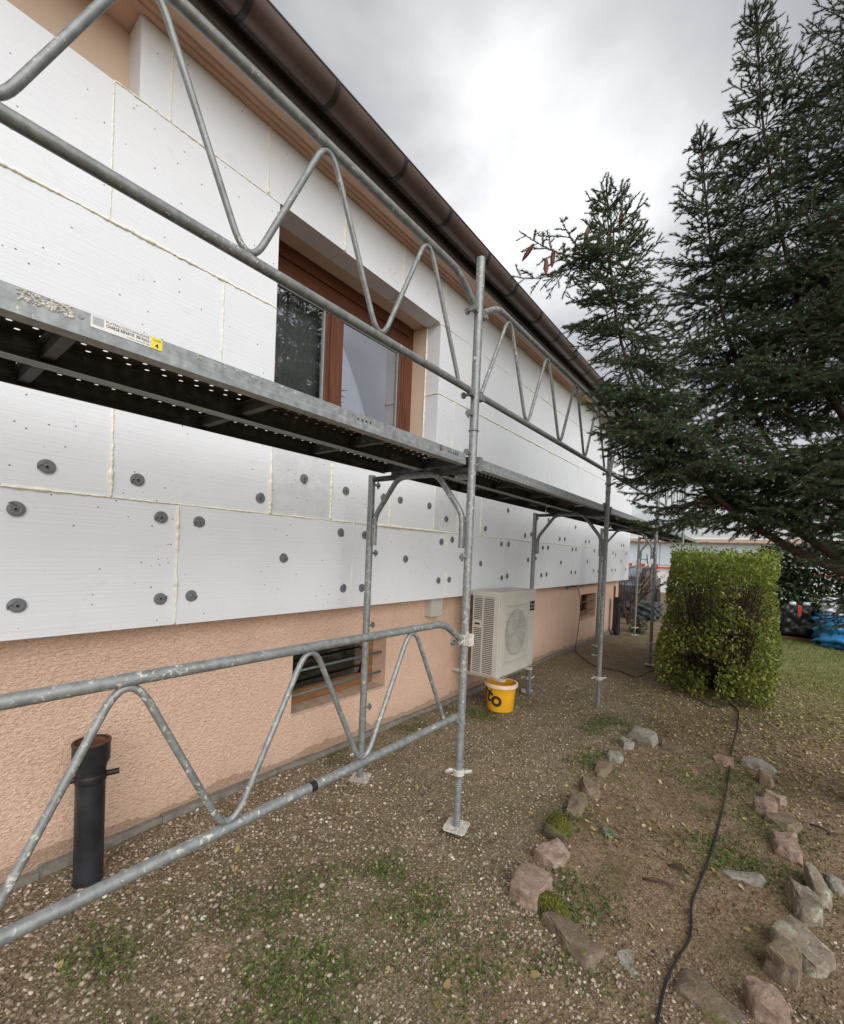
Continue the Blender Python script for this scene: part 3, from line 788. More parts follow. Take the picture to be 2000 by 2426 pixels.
def frame(y, k, label):
    t = thing('scaffold_upright', label, 'scaffold', (XO, y, 0), 'scaffold uprights along the wall')
    po = 'galv_splashed' if k == 0 else 'galv'
    mb = MB(); mb.tube([(XO, y, .305), (XO, y, 2.15)], TR, 16); p = mb.obj('post', po, t, smooth=True, auto=50)
    mb = MB(); mb.lathe([(.0265, 0), (.028, .004), (.0265, .008)], (XO, y, 2.142), 16); mb.obj('collar', 'galv', p, smooth=True)
    mb = MB(); mb.tube([(XO, y, 2.152), (XO, y, 3.055)], TR + .0012, 16); mb.obj('guardrail_post', 'galv', t, smooth=True, auto=50)
    mb = MB(); mb.tube([(XI, y, .155), (XI, y, 1.965)], TR, 16); mb.obj('post', po, t, smooth=True, auto=50)
    jack(t, XO, y, .325, rot=.25 if k == 0 else .1); jack(t, XI, y, .172, rot=.5)
    mb = MB(); mb.tube([(XI + .02, y, 1.938), (XO - .02, y, 1.938)], .0168, 10); mb.obj('transom', 'grimy_shaded', t, smooth=True, auto=50)
    zb = 1.945
    mb = MB(); mb.tube(fillet([(XI + .045, y - .005, 1.52), (XI + .045, y - .005, 1.70), (.53, y - .005, 1.932), (.68, y - .005, 1.935)], .05), .0165, 10)
    b = mb.obj('knee_brace', 'galv', t, smooth=True, auto=50)
    mb = MB(); mb.tube(fillet([(XO - .045, y - .005, 1.52), (XO - .045, y - .005, 1.70), (.825, y - .005, 1.932), (.68, y - .005, 1.936)], .05), .0165, 10)
    mb.obj('knee_brace', 'galv', t, smooth=True, auto=50)
    for x_ in (XI + .0245, XO - .0245):
        mb = MB(); mb.box((x_ - .008, y - .012, 1.53), (x_ + .008, y + .004, 1.69)); mb.obj('weld_plate', 'galv', t)
    for z in ((1.91, 1.47, 1.0, .46)):
        lockpin(t, XI, y, z, 1)
    lockpin(t, XO, y, 1.472, -1); lockpin(t, XO, y, 2.225, -1, 'lock_pin')
    mb = MB(); mb.tube([(XO - .02, y - .035, 2.03), (XO - .02, y + .01, 2.035)], .017, 10); mb.obj('plank_hook_stub', 'galv', t, smooth=True, auto=50)
    mb = MB(); mb.box((XO + .0, y + .02, 1.935), (XO + .034, y + .05, 2.01)); mb.box((XO - .12, y + .012, 1.895), (XO - .02, y + .040, 1.925)); mb.obj('plank_lock', 'galv', t)
    if k == 0:
        mb = MB(); mb.lathe([(.0258, 0), (.0275, .006), (.0275, .05), (.0258, .056)], (XO, y, 1.0), 16); mb.box((XO + .015, y - .022, 1.0), (XO + .045, y + .022, 1.062)); mb.obj('clamp', 'mortar_plate', t)
    return t
frame(FY[0], 0, 'splashed steel scaffold frame nearest the camera, left of the air conditioner')
frame(FY[1], 1, 'grey steel scaffold frame just beyond the air conditioner')
frame(FY[2], 2, 'thin scaffold frame beside the left edge of the leafy hedge')
frame(FY[3], 3, 'farthest scaffold frame at the far corner of the house')
def guardrail(y0, y1, z0, z1, mat, label, tape=False):
    t = thing('guardrail', label, 'guardrail', (XO, (y0 + y1) / 2, z0), 'lattice guardrails of the scaffold')
    xx = XO
    mb = MB(); mb.tube([(xx, y0 + .05, z0), (xx, y1 - .055, z0)], .0172, 14); mb.obj('bottom_tube', mat, t, smooth=True, auto=60)
    mb = MB()
    mb.tube(fillet([(xx, y0 + .045, z1 - .095), (xx, y0 + .20, z1), (xx, y1 - .20, z1), (xx, y1 - .045, z1 - .095)], .07, 7), .0172, 14)
    mb.obj('top_tube', mat, t, smooth=True, auto=60)
    # zigzag lattice rod: valleys and crests with round bends
    n = 4; P = []
    ya, yb = y0 + .06, y1 - .165; per = (yb - ya) / n
    P.append((xx, ya, z0 + .018))
    for k in range(n):
        P.append((xx, ya + (k + .5) * per, z1 + .034))
        if k < n - 1: P.append((xx, ya + (k + 1) * per, z0 - .034))
    P.append((xx, yb, z0 + .018))
    mb = MB(); mb.tube(fillet(P, .12, 10), .0103, 10); mb.obj('lattice_rod', mat, t, smooth=True, auto=70)
    for yy, s in ((y0 + .045, 1), (y1 - .045, -1)):
        for zz in (z0, z1 - .10):
            mb = MB(); mb.box((xx - .012, yy - .020, zz - .026), (xx + .012, yy + .026, zz + .012)); mb.tube([(xx - .03, yy + s * .012, zz - .022), (xx + .022, yy + s * .012, zz - .022)], .009, 8)
            mb.tube([(xx - .042, yy + s * .012, zz - .022), (xx - .03, yy + s * .012, zz - .022)], .017, 6)
            mb.obj('hook', 'galv', t)
    if tape:
        mb = MB(); mb.tube([(xx, .995, z0), (xx, 1.02, z0)], .0182, 14); mb.obj('tape_band', 'black_rubber', t, smooth=True, auto=60)
guardrail(-.50, FY[0], 2.345, 2.885, 'galv', 'lattice guardrail above the deck, in front of the brown window')
guardrail(-.50, FY[0], .622, 1.135, 'galv_splashed', 'paint-splashed lattice guardrail low in front of the pink render', True)
guardrail(FY[0], FY[1], 2.345, 2.885, 'galv', 'lattice guardrail above the deck in the second bay, right of the tall post')
guardrail(FY[1], FY[2], 2.345, 2.885, 'galv', 'lattice guardrail above the deck in the third bay, behind the spruce')
guardrail(FY[2], FY[3], 2.345, 2.885, 'galv', 'farthest lattice guardrail, mostly hidden by the spruce')

def plank_mesh(L):
    """perforated steel plank: x 0..W (0 inner, W outer), y 0..L, top z=0"""
    W = .288; mb = MB(); nxh = 6; pitch = .050
    nyh = int(L / pitch); px = W / nxh; py = L / nyh; rad = .0074
    for i in range(nxh):
        for j in range(nyh):
            x0, y0 = i * px, j * py; cx, cy = x0 + px / 2, y0 + py * (.28 if i % 2 else .72)
            sq = [(x0, y0), (x0 + px, y0), (x0 + px, y0 + py), (x0, y0 + py)]
            mid = [(x0 + px / 2, y0), (x0 + px, cy), (x0 + px / 2, y0 + py), (x0, cy)]
            out = [sq[0], mid[0], sq[1], mid[1], sq[2], mid[2], sq[3], mid[3]]
            hole = [(cx + rad * math.cos(a), cy + rad * math.sin(a)) for a in [R(225 + 45 * q) for q in range(8)]]
            mb.add([(a, b, 0) for a, b in out] + [(a, b, 0) for a, b in hole] + [(cx + (a - cx) * .97, cy + (b - cy) * .97, .0012) for a, b in hole],
                   [(q, (q + 1) % 8, (q + 1) % 8 + 8, q + 8) for q in range(8)] + [(q + 8, (q + 1) % 8 + 8, (q + 1) % 8 + 16, q + 16) for q in range(8)], 1)
    # side channels, folded
    for sgn, xb in ((-1, 0.0), (1, W)):
        o = lambda d: xb + sgn * d
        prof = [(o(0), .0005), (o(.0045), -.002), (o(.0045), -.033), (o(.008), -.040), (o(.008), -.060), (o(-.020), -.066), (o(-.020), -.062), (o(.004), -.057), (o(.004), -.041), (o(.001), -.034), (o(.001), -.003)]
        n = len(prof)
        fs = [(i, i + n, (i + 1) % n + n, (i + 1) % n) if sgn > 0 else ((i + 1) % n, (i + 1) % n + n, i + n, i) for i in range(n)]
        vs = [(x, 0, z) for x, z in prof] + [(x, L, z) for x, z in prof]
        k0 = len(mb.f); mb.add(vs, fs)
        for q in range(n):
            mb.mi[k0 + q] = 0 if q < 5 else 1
        mb.add(vs, [tuple(range(n)), tuple(range(n, 2 * n))[::-1]], 0)
    return mb.mesh('deck', ['galv_deck', 'grimy_shaded'])  # second slot: undersides and inner faces with the shade in their colour
deck_cache = {}
def plank(x0, y0, y1, label, z=2.022, hooks=True):
    L = round(y1 - y0, 3)
    t = thing('scaffold_plank', label, 'plank', (x0, y0, z), 'perforated steel planks of the scaffold deck')
    if L not in deck_cache:
        cm = MB(); yy = .18
        bars = []
        while yy < L - .1:
            b = MB(); b.box((.001, yy, -.052), (.287, yy + .028, -.020)); b.box((.004, yy - .012, -.020), (.284, yy + .04, -.0165)); bars.append((yy, b.mesh('cross_bar', 'grimy_shaded'))); yy += .56
        e = MB(); e.box((.002, .002, -.058), (.286, .006, -.002))
        h = MB()
        for hy, s in ((0, -1), (L, 1)):
            for hx in (.05, .238):
                ys_ = sorted((hy - s * .012, hy + s * .04)); h.box((hx - .018, ys_[0], -.050), (hx + .018, ys_[1], -.040))
        deck_cache[L] = (plank_mesh(L), bars, e.mesh('end_plate', 'grimy_shaded'), h.mesh('hook', 'grimy_shaded'))
    me, bars, e, h = deck_cache[L]
    put('deck', me, t, loc=(0, 0, 0)); put('end_plate', e, t, loc=(0, 0, 0)); put('end_plate', e, t, loc=(0, L - .008, 0)); put('hook', h, t, loc=(0, 0, 0))
    for _, b in bars: put('cross_bar', b, t, loc=(0, 0, 0))
    return t
bays = [(-.46, 1.955), (2.03, 4.465), (4.54, 6.925), (7.0, 9.41), (9.49, 11.9)]
nm = ['first bay, over the splashed low guardrail', 'second bay, above the air conditioner', 'third bay, behind the spruce branches', 'fourth bay near the far corner', 'fifth bay running past the far corner']
pl0 = None
for k, (a, b) in enumerate(bays):
    t = plank(.738, a, b, 'outer perforated steel plank of the deck, ' + nm[k])
    if k == 0: pl0 = t
    plank(.436, a, b, 'inner perforated steel plank of the deck, ' + nm[k])
# sticker on the nearest plank's outer face
def sticker():
    xf = .738 + .288 + .0045 + .0012
    z1, z0, ya, yb = 2.0195, 1.9905, .318, .474
    mb = MB(); mb.box((xf - .001, ya, z0), (xf, yb - .028, z1)); s = mb.obj('sticker', 'sticker_white', pl0)
    mb = MB(); mb.box((xf - .0008, yb - .0275, z0), (xf + .0002, yb, z1)); mb.obj('class_patch', 'sticker_yellow', s)
    mb = MB(); mb.box((xf + .0001, ya + .004, z0 + .008), (xf + .0004, ya + .026, z1 - .003)); mb.obj('logo_patch', 'sticker_grey', s)
    def line(body, y, z, size, w, nmn='printed_text', bold=0.0):
        me = text_mesh(body, size, 'print_dark', bold)
        xs_ = [v.co.x for v in me.vertices]; wd = max(xs_) - min(xs_)
        fx = w / wd
        for v in me.vertices: v.co = Vector((xf + .0006, y + (v.co.x - min(xs_)) * fx, z + v.co.y))
        put(nmn, me, s)
    line("PLATEAU D'ECHAFAUDAGE", ya + .031, z1 - .0085, .0078, .094)
    line("CHARGE REPARTIE  300 Kg/m2", ya + .031, z1 - .018, .0098, .094, bold=.0002)
    line("Conforme Norme HD 1000", ya + .075, z0 + .0035, .0050, .050)
    line("CLASSE", yb - .024, z1 - .009, .0068, .020)
    line("4", yb - .018, z0 + .004, .0150, .0085, bold=.0003)
    for k in range(4):
        mb = MB(); mb.tube([(xf - .003, 1.18 + k * .022, 2.0), (xf - .0005, 1.18 + k * .022, 2.0)], .0058, 10); mb.obj('stamp_dot', 'grimy_shaded', pl0)
    for k in range(5):
        mb = MB(); mb.tube([(xf - .003, 1.80 + k * .02, 2.0), (xf - .0008, 1.80 + k * .02, 2.0)], .0055, 8); mb.obj('stamp_dot', 'grimy_shaded', pl0)
    mb = MB(); mb.tube([(xf - .003, .300, 2.006), (xf + .0005, .300, 2.006)], .0062, 12); mb.obj('rivet', 'galv', pl0)
    # dried render stuck on the face
    r_ = np.random.default_rng(3)
    for nn, ca, cb, cz0, cz1, m in ((120, .19, .285, 1.995, 2.019, 'mortar_plate'), (14, 1.72, 1.735, 1.99, 2.018, 'pipe_rust'), (26, .55, .9, 2.004, 2.016, 'mortar_plate')):
        mb = MB()
        for _ in range(nn):
            y = r_.uniform(ca, cb); z = r_.uniform(cz0, cz1); s_ = r_.uniform(.002, .0055)
            a = r_.uniform(0, 6.28, 6); a.sort()
            c = [(xf + .0002, y + s_ * math.cos(q) * r_.uniform(.6, 1.3), z + s_ * math.sin(q) * .8) for q in a]
            mb.add(c + [(xf + .0018, y, z)], [(i, (i + 1) % 6, 6) for i in range(6)])
        o = mb.obj('mortar_crust', m, pl0); o['kind'] = 'stuff'
sticker()

# ------------------------------------------------------------------ black stub pipes
def stub_pipe(x, y, h, rad, label, rusty):
    t = thing('drain_pipe', label, 'pipe', (x, y, 0), 'black drain pipe stubs by the wall')
    mb = MB(); mb.lathe([(rad, -.03), (rad, h - .13), (rad * 1.02, h - .12)], (x, y, 0), 32); mb.obj('shaft', 'pipe_black', t, smooth=True, auto=50)
    mb = MB(); mb.lathe([(rad * 1.02, h - .125), (rad * 1.12, h - .10), (rad * 1.27, h - .085), (rad * 1.27, h - .012), (rad * 1.31, h - .006), (rad * 1.31, h), (rad * 1.12, h), (rad * 1.10, h - .10), (rad * .9, h - .14), (.001, h - .16)], (x, y, 0), 32, capb=False)
    so_ = mb.obj('socket', 'pipe_black', t, smooth=True, auto=50)
    mb = MB(); mb.lathe([(rad * 1.313, h - .004), (rad * 1.30, h + .001), (rad * 1.13, h + .001), (rad * 1.098, h - .02), (rad * 1.09, h - .10), (rad * .86, h - .139)], (x, y, 0), 32, capb=False, capt=False); mb.obj('rim', 'pipe_rust', so_, smooth=True, auto=50)
    mb = MB(); mb.lathe([(rad * 1.03, h - .175), (rad * 1.06, h - .172), (rad * 1.06, h - .142), (rad * 1.03, h - .139)], (x, y, 0), 32, capb=False, capt=False)
    for s in (1, -1):
        d_ = Vector((.25, .97, 0)).normalized() * s; a = Vector((x, y, h - .156)) + d_ * rad * 1.0
        mb.tube([a, a + d_ * .048], .0125, 10)
    mb.obj('clamp', 'black_rubber', t, smooth=True, auto=50)
stub_pipe(.055, .605, .615, .054, 'black pipe stub with rusty socket behind the near guardrail', True)
stub_pipe(.00, 9.30, .74, .06, 'black pipe stub at the far corner of the pink wall', False)

# ------------------------------------------------------------------ air conditioner
ax0, ax1, ay0, ay1, az0, az1 = .115, .400, 3.59, 4.385, .335, 1.14
ac = thing('air_conditioner', 'beige outdoor air conditioner unit standing against the pink wall', 'air conditioner', ((ax0 + ax1) / 2, (ay0 + ay1) / 2, 0))
bm = bmesh.new(); bmesh.ops.create_cube(bm, size=1)
for v in bm.verts: v.co = Vector(((ax0 + ax1) / 2 + v.co.x * (ax1 - ax0 - .004), (ay0 + ay1) / 2 + .006 + v.co.y * (ay1 - ay0 - .012), (az0 + az1) / 2 + v.co.z * (az1 - az0)))
bmesh.ops.bevel(bm, geom=list(bm.edges), offset=.012, segments=3, affect='EDGES')
me = bpy.data.meshes.new('cabinet'); bm.to_mesh(me); bm.free(); me.materials.append(MAT['ac_beige'])
me.polygons.foreach_set('use_smooth', [True] * len(me.polygons)); me.set_sharp_from_angle(angle=R(35))
put('cabinet', me, ac)
mb = MB(); mb.box((ax0 - .004, ay0 + .004, az1 - .045), (ax1 + .004, ay1 - .004, az1 + .004)); mb.obj('top_cover', 'ac_beige', ac)
# louvred side
mb = MB(); mb.box((ax0 + .016, ay0 + .0045, az0 + .035), (ax1 - .05, ay0 + .0062, az1 - .055)); mb.obj('louvre_recess', 'ac_dark', ac)
mb = MB(); yl0, yl1 = ay0 - .0005, ay0 + .0046
xa, xm0, xm1, xb = ax0 + .018, ax0 + .108, ax0 + .124, ax1 - .052
mb.box((ax0 + .006, yl0, az0 + .02), (xa, yl1, az1 - .047)); mb.box((xm0, yl0, az0 + .02), (xm1, yl1, az1 - .047)); mb.box((xb, yl0, az0 + .02), (ax1 - .004, yl1, az1 - .047))
n = 40; zz0, zz1 = az0 + .038, az1 - .06
for k in range(n + 1):
    z = zz0 + (zz1 - zz0) * k / n
    mb.box((xa, yl0 + .0004, z - .0045), (xm0, yl1, z + .0045)); mb.box((xm1, yl0 + .0004, z - .0045), (xb, yl1, z + .0045))
mb.box((xa, yl0 + .0002, .80), (xm0, yl1 + .001, .862))
lo = mb.obj('louvre_grille', 'ac_beige', ac)
mb = MB(); mb.box((xa + .012, yl0 - .001, .822), (xm0 - .022, yl0 + .003, .84)); mb.obj('hand_grip', 'ac_dark', ac)
# fan opening and guard on the front
cy_, cz_ = 3.955, .742
mb = MB()
fr0, fr1, fz0, fz1 = 3.685, 4.225, .455, 1.03
mb.box((ax1 - .001, fr0, fz0), (ax1 + .010, fr0 + .02, fz1)); mb.box((ax1 - .001, fr1 - .02, fz0), (ax1 + .010, fr1, fz1)); mb.box((ax1 - .001, fr0 + .02, fz0), (ax1 + .010, fr1 - .02, fz0 + .02)); mb.box((ax1 - .001, fr0 + .02, fz1 - .02), (ax1 + .010, fr1 - .02, fz1))
gframe = mb.obj('guard_frame', 'ac_beige', ac)
mb = MB(); nseg = 40; vs = []
for j in range(nseg):
    a = 2 * math.pi * j / nseg
    vs += [(ax1 + .0005, cy_ + .238 * math.cos(a), cz_ + .238 * math.sin(a)), (ax1 - .0005 + .002, cy_ + .228 * math.cos(a), cz_ + .228 * math.sin(a))]
mb.add(vs + [(ax1 + .0016, cy_, cz_)], [(2 * j + 1, (2 * j + 3) % (2 * nseg), 2 * nseg) for j in range(nseg)])
mb.obj('fan_opening', 'ac_fan_back', ac)
mb = MB()
mb.lathe([(.05, -.004), (.05, .004)], (0, 0, 0), 20)
for q in range(3):
    vs = []; 
    for i in range(9):
        for rr in (.045, .10, .16, .215):
            a = q * 2 * math.pi / 3 + (i / 8 - .5) * 1.75 + rr * 1.2
            vs.append((rr * math.cos(a), rr * math.sin(a), (i / 8 - .5) * .012))
    mb.add(vs, [(i * 4 + j, i * 4 + j + 1, i * 4 + j + 5, i * 4 + j + 4) for i in range(8) for j in range(3)])
mb.v = [(ax1 + .0095 + p[2] * .25, cy_ + p[0], cz_ + p[1]) for p in mb.v]
mb.obj('fan', 'ac_fan', ac)
mb = MB()
for k in range(9):
    z = fz0 + .02 + (fz1 - fz0 - .04) * k / 8; mb.tube([(ax1 + .017, fr0 + .008, z), (ax1 + .017, fr1 - .008, z)], .0028, 6)
for k in range(27):
    y = fr0 + .02 + (fr1 - fr0 - .04) * k / 26; mb.tube([(ax1 + .0145, y, fz0 + .008), (ax1 + .0145, y, fz1 - .008)], .0013, 4)
mb.obj('guard_wire', 'ac_beige', ac)
mb = MB(); mb.box((ax1 - .001, 4.258, .925), (ax1 + .0015, 4.366, 1.022)); bd = mb.obj('badge', 'ac_badge', ac)
for body, z, sz in (('MITSUBISHI', .980, .022), ('ELECTRIC', .945, .022)):
    me = text_mesh(body, sz, 'white_print'); xs_ = [v.co.x for v in me.vertices]; fx = .088 / (max(xs_) - min(xs_))
    for v in me.vertices: v.co = Vector((ax1 + .0019, 4.268 + (v.co.x - min(xs_)) * fx, z + v.co.y))
    put('badge_text', me, bd)
for yb_ in (3.70, 4.30):
    mb = MB(); mb.box((-.149, yb_ - .02, az0 - .032), (.430, yb_ + .02, az0 - .002)); mb.obj('support_rail', 'ac_beige', ac)
    mb = MB(); mb.box((.405, yb_ - .018, az0 - .001), (.436, yb_ + .018, az0 + .012)); mb.tube([(.42, yb_, az0 - .03), (.42, yb_, az0 + .03)], .006, 8); mb.obj('rail_clip', 'chrome', ac)
mb = MB(); mb.tube([(.355, 4.44, 0), (.355, 4.44, az0 - .004)], .0125, 10); mb.tube([(.355, 4.30, az0 - .015), (.355, 4.452, az0 - .015)], .011, 8); mb.box((.315, 4.40, .005), (.40, 4.49, .014)); mb.obj('support_leg', 'galv', ac, smooth=False)

# ------------------------------------------------------------------ bucket
bx_, by_ = .345, 3.80
bk = thing('bucket', 'yellow plastic bucket with dark lettering under the air conditioner', 'bucket', (bx_, by_, 0))
mb = MB(); mb.lathe([(.108, .004), (.124, .010), (.146, .262), (.143, .262), (.121, .016), (.001, .014)], (bx_, by_, 0), 40, capb=True); mb.obj('body', 'bucket_yellow', bk, smooth=True, auto=45)
mb = MB(); mb.lathe([(.1455, .238), (.158, .236), (.160, .266), (.155, .270), (.142, .270), (.1425, .262)], (bx_, by_, 0), 40, capb=False, capt=False); mb.obj('rim', 'bucket_rim', bk, smooth=True, auto=45)
me = text_mesh('sto', .20, 'print_dark', .006)
ths = math.atan2(-by_ - 0.0, CAM.x - bx_)
xs_ = [v.co.x for v in me.vertices]; cx_ = max(xs_) - .055
bm = bmesh.new(); bm.from_mesh(me); bmesh.ops.triangulate(bm, faces=list(bm.faces))
for _ in range(4):
    bmesh.ops.subdivide_edges(bm, edges=[e_ for e_ in bm.edges if e_.calc_length() > .012], cuts=1); bmesh.ops.triangulate(bm, faces=list(bm.faces))
bm.to_mesh(me); bm.free()
tl = R(-24)
for v in me.vertices:
    a, b = v.co.x - cx_, v.co.y - .05
    a, b = a * math.cos(tl) - b * math.sin(tl), a * math.sin(tl) + b * math.cos(tl)
    z = .118 + b; rr = .1228 + (z - .010) * .022 / .252 + .0016; th = R(-79) + a / rr
    v.co = Vector((bx_ + rr * math.cos(th), by_ + rr * math.sin(th), z))
put('lettering', me, bk)

# ------------------------------------------------------------------ cables
def cable(pts, rad, label, name='cable'):
    P = [Vector(p) for p in pts]; out = []
    for i in range(len(P) - 1):
        p0 = P[max(0, i - 1)]; p1 = P[i]; p2 = P[i + 1]; p3 = P[min(len(P) - 1, i + 2)]
        for k in range(8):
            t = k / 8
            out.append(.5 * ((2 * p1) + (p2 - p0) * t + (2 * p0 - 5 * p1 + 4 * p2 - p3) * t * t + (3 * p1 - p0 - 3 * p2 + p3) * t ** 3))
    out.append(P[-1])
    mb = MB(); mb.tube(out, rad, 8); return tag(mb.obj(name, 'black_rubber', smooth=True), label, 'cable')
CAB = [(2.12, 1.2), (2.099, 1.561), (2.095, 1.733), (2.108, 1.868), (2.134, 2.044), (2.118, 2.239), (2.136, 2.452), (2.154, 2.743), (2.164, 3.202), (2.163, 3.819), (2.152, 4.364), (2.162, 4.971), (2.137, 5.55), (2.06, 5.75)]
cable([(x, y, gz(x, y) + .012 + (.05 if 3.9 < y < 4.2 else 0)) for x, y in CAB], .0048, 'thick black hose crossing the planting bed from the hedge')
cable([(-.12, 6.84, 1.045), (-.09, 7.02, 1.03), (-.085, 7.22, .93), (-.09, 7.33, .60), (-.085, 7.24, .25), (-.06, 7.10, .05), (.05, 6.85, .012), (.218, 6.601, .014), (.525, 6.231, .012), (.841, 6.198, .014), (1.07, 6.06, .012), (1.16, 6.45, .03), (1.27, 6.654, .015), (1.6, 6.6, .015)], .006, 'thin black cable hanging from the wall outlet and running to the hedge')
cable([(1.75, 5.62, .02), (1.9, 5.43, .02), (2.0, 5.44, .03), (2.08, 5.62, .07), (2.1, 5.72, .1)], .006, 'short black cable loop at the foot of the hedge')

# ------------------------------------------------------------------ border stones
STONES = [(1.55, 1.827, 0.15, 0.172, 0.12), (1.539, 2.127, 0.12, 0.20, 0.06), (1.482, 2.325, 0.142, 0.12, 0.1), (1.487, 2.628, 0.104, 0.177, 0.09), (1.476, 2.9, 0.126, 0.132, 0.09), (1.471, 3.182, 0.115, 0.125, 0.09), (1.488, 3.438, 0.122, 0.085, 0.09), (1.497, 3.726, 0.092, 0.08, 0.1), (1.565, 3.975, 0.241, 0.10, 0.12), (1.777, 3.962, 0.177, 0.088, 0.05), (1.95, 3.97, 0.24, 0.13, 0.04), (2.115, 3.988, 0.146, 0.083, 0.09), (2.313, 4.102, 0.224, 0.08, 0.09), (2.367, 3.851, 0.094, 0.091, 0.12), (2.409, 3.574, 0.105, 0.09, 0.09), (2.363, 3.369, 0.129, 0.09, 0.13), (2.457, 3.286, 0.123, 0.141, 0.06), (2.451, 2.993, 0.117, 0.168, 0.1), (2.5, 2.54, 0.10, 0.236, 0.12), (2.554, 2.711, 0.09, 0.241, 0.12), (2.483, 2.227, 0.22, 0.181, 0.12), (2.42, 2.087, 0.12, 0.15, 0.13), (2.373, 1.858, 0.129, 0.11, 0.12), (2.218, 1.781, 0.251, 0.187, 0.05), (1.774, 1.725, 0.274, 0.13, 0.09), (1.988, 1.783, 0.174, 0.14, 0.035), (2.274, 2.586, 0.227, 0.07, 0.04), (2.634, 2.855, 0.065, 0.145, 0.05)]
SINFO = [
    (0, 'stone_pink', 'big brown-pink stone at the near left corner of the stone edging'),
    (-12, 'stone_pink', 'flat pink sandstone slab leaning beside the near corner stone'),
    (0, 'stone_moss', 'rounded stone covered in green moss in the left edging'),
    (8, 'stone_brown', 'long brown stone next beyond the mossy one in the left edging'),
    (15, 'stone_brown', 'reddish brown stone in the middle of the left edging'),
    (5, 'stone_brown', 'brown block in the left edging, third from the pale far end stone'),
    (20, 'stone_grey', 'grey-brown block in the left edging just before the small pale stone'),
    (35, 'stone_grey', 'small pale grey stone near the far left corner of the edging'),
    (-14, 'stone_grey', 'long whitish stone forming the far left corner of the edging'),
    (-10, 'stone_brown', 'low flat brown stone right of the long whitish corner stone'),
    (-4, 'stone_brown', 'half-buried brown stone in the middle of the far edging'),
    (0, 'stone_pink', 'purplish brown stone touching the hose on its left in the far edging'),
    (-8, 'stone_grey', 'pale grey slab just right of the hose in the far edging'),
    (4, 'stone_brown', 'upright orange-brown stone at the far right corner of the edging'),
    (-20, 'stone_pink', 'small pinkish stone behind the rounded pink one on the right edging'),
    (10, 'stone_pink', 'rounded pink stone on the right side of the edging'),
    (-35, 'stone_brown', 'low slanting brown stone in the middle of the right edging'),
    (6, 'stone_pink', 'square pinkish block in the right edging before the lichen stones'),
    (14, 'stone_lichen', 'long lichen-covered slab, left one of the pair on the right'),
    (8, 'stone_lichen', 'lichen-covered slab, right one of the pair on the right'),
    (-32, 'stone_lichen', 'large triangular lichen-grey stone at the right of the photo'),
    (-14, 'stone_brown', 'brown mossy block leaning on the large triangular stone'),
    (16, 'stone_pink', 'pale pink broken stone at the bottom right of the edging'),
    (-16, 'stone_brown', 'wide flat brown stone sunk in the gravel at the bottom of the bed'),
    (-22, 'stone_brown', 'brown stone with a mossy left end at the near edge of the bed'),
    (-34, 'stone_grey', 'flat greyish stone sunk in the soil left of the hose'),
    (14, 'stone_grey', 'thin long grey stone lying loose inside the bed'),
    (0, 'stone_grey', 'small grey stone at the right border beside the lichen slabs'),
]
for k, ((x, y, w, dd, h), (rz, mt, lb)) in enumerate(zip(STONES, SINFO)):
    r_ = np.random.default_rng(100 + k)
    bm = bmesh.new()
    h *= .78
    if 2 <= k <= 8: w *= .92; dd *= 1.38
    elif k >= 18: w *= .86; dd *= .86
    pts = []
    for sx in (-1, 1):
        for sy in (-1, 1):
            for sz in (0, 1):
                ins = 1.0 if sz == 0 else r_.uniform(.68, .96)
                pts.append((sx * w / 2 * ins * r_.uniform(.82, 1.08), sy * dd / 2 * ins * r_.uniform(.82, 1.08), -.03 if sz == 0 else h * r_.uniform(.72, 1.05)))
    for _ in range(14):
        a = r_.uniform(0, 6.28); pts.append((w * .5 * math.cos(a) * r_.uniform(.9, 1.1), dd * .5 * math.sin(a) * r_.uniform(.9, 1.1), h * r_.uniform(.15, .7)))
    for p in pts: bm.verts.new(p)
    hull = bmesh.ops.convex_hull(bm, input=bm.verts)
    bmesh.ops.delete(bm, geom=[g_ for g_ in hull['geom_interior'] if isinstance(g_, bmesh.types.BMVert)], context='VERTS')
    bmesh.ops.bevel(bm, geom=list(bm.edges), offset=.006, segments=2, affect='EDGES', profile=.6, clamp_overlap=True)
    bmesh.ops.remove_doubles(bm, verts=bm.verts, dist=.0015)
    bmesh.ops.subdivide_edges(bm, edges=[e_ for e_ in bm.edges if e_.calc_length() > .018], cuts=2, use_grid_fill=True)
    bmesh.ops.triangulate(bm, faces=list(bm.faces))
    ph = r_.uniform(0, 6, 6)
    for v in bm.verts:
        p = v.co
        d_ = .0045 * (math.sin(44 * p.x + 31 * p.y + ph[4]) + math.sin(52 * p.z - 37 * p.x + ph[5])) + .0035 * (math.sin(70 * p.x + ph[0]) + math.sin(83 * p.y + ph[1]) + math.sin(90 * p.z + ph[2])) + .002 * math.sin(190 * p.x + ph[3] + 160 * p.y) + r_.normal(0, .0012)
        v.co = p + Vector((p.x, p.y, p.z - h * .3)).normalized() * max(-.012, min(.012, d_))
    me = bpy.data.meshes.new('border_stone'); bm.to_mesh(me); bm.free()
    me.materials.append(MAT[mt]); me.polygons.foreach_set('use_smooth', [True] * len(me.polygons)); me.set_sharp_from_angle(angle=R(38))
    o = put('border_stone', me, loc=(x, y, gz(x, y) - (.022 if k in (23, 24, 25, 10) else .008))); o.rotation_euler = (R(r_.uniform(-5, 5)), R(r_.uniform(-5, 5)), R(rz))
    tag(o, lb, 'stone', 'stones edging the planting bed')

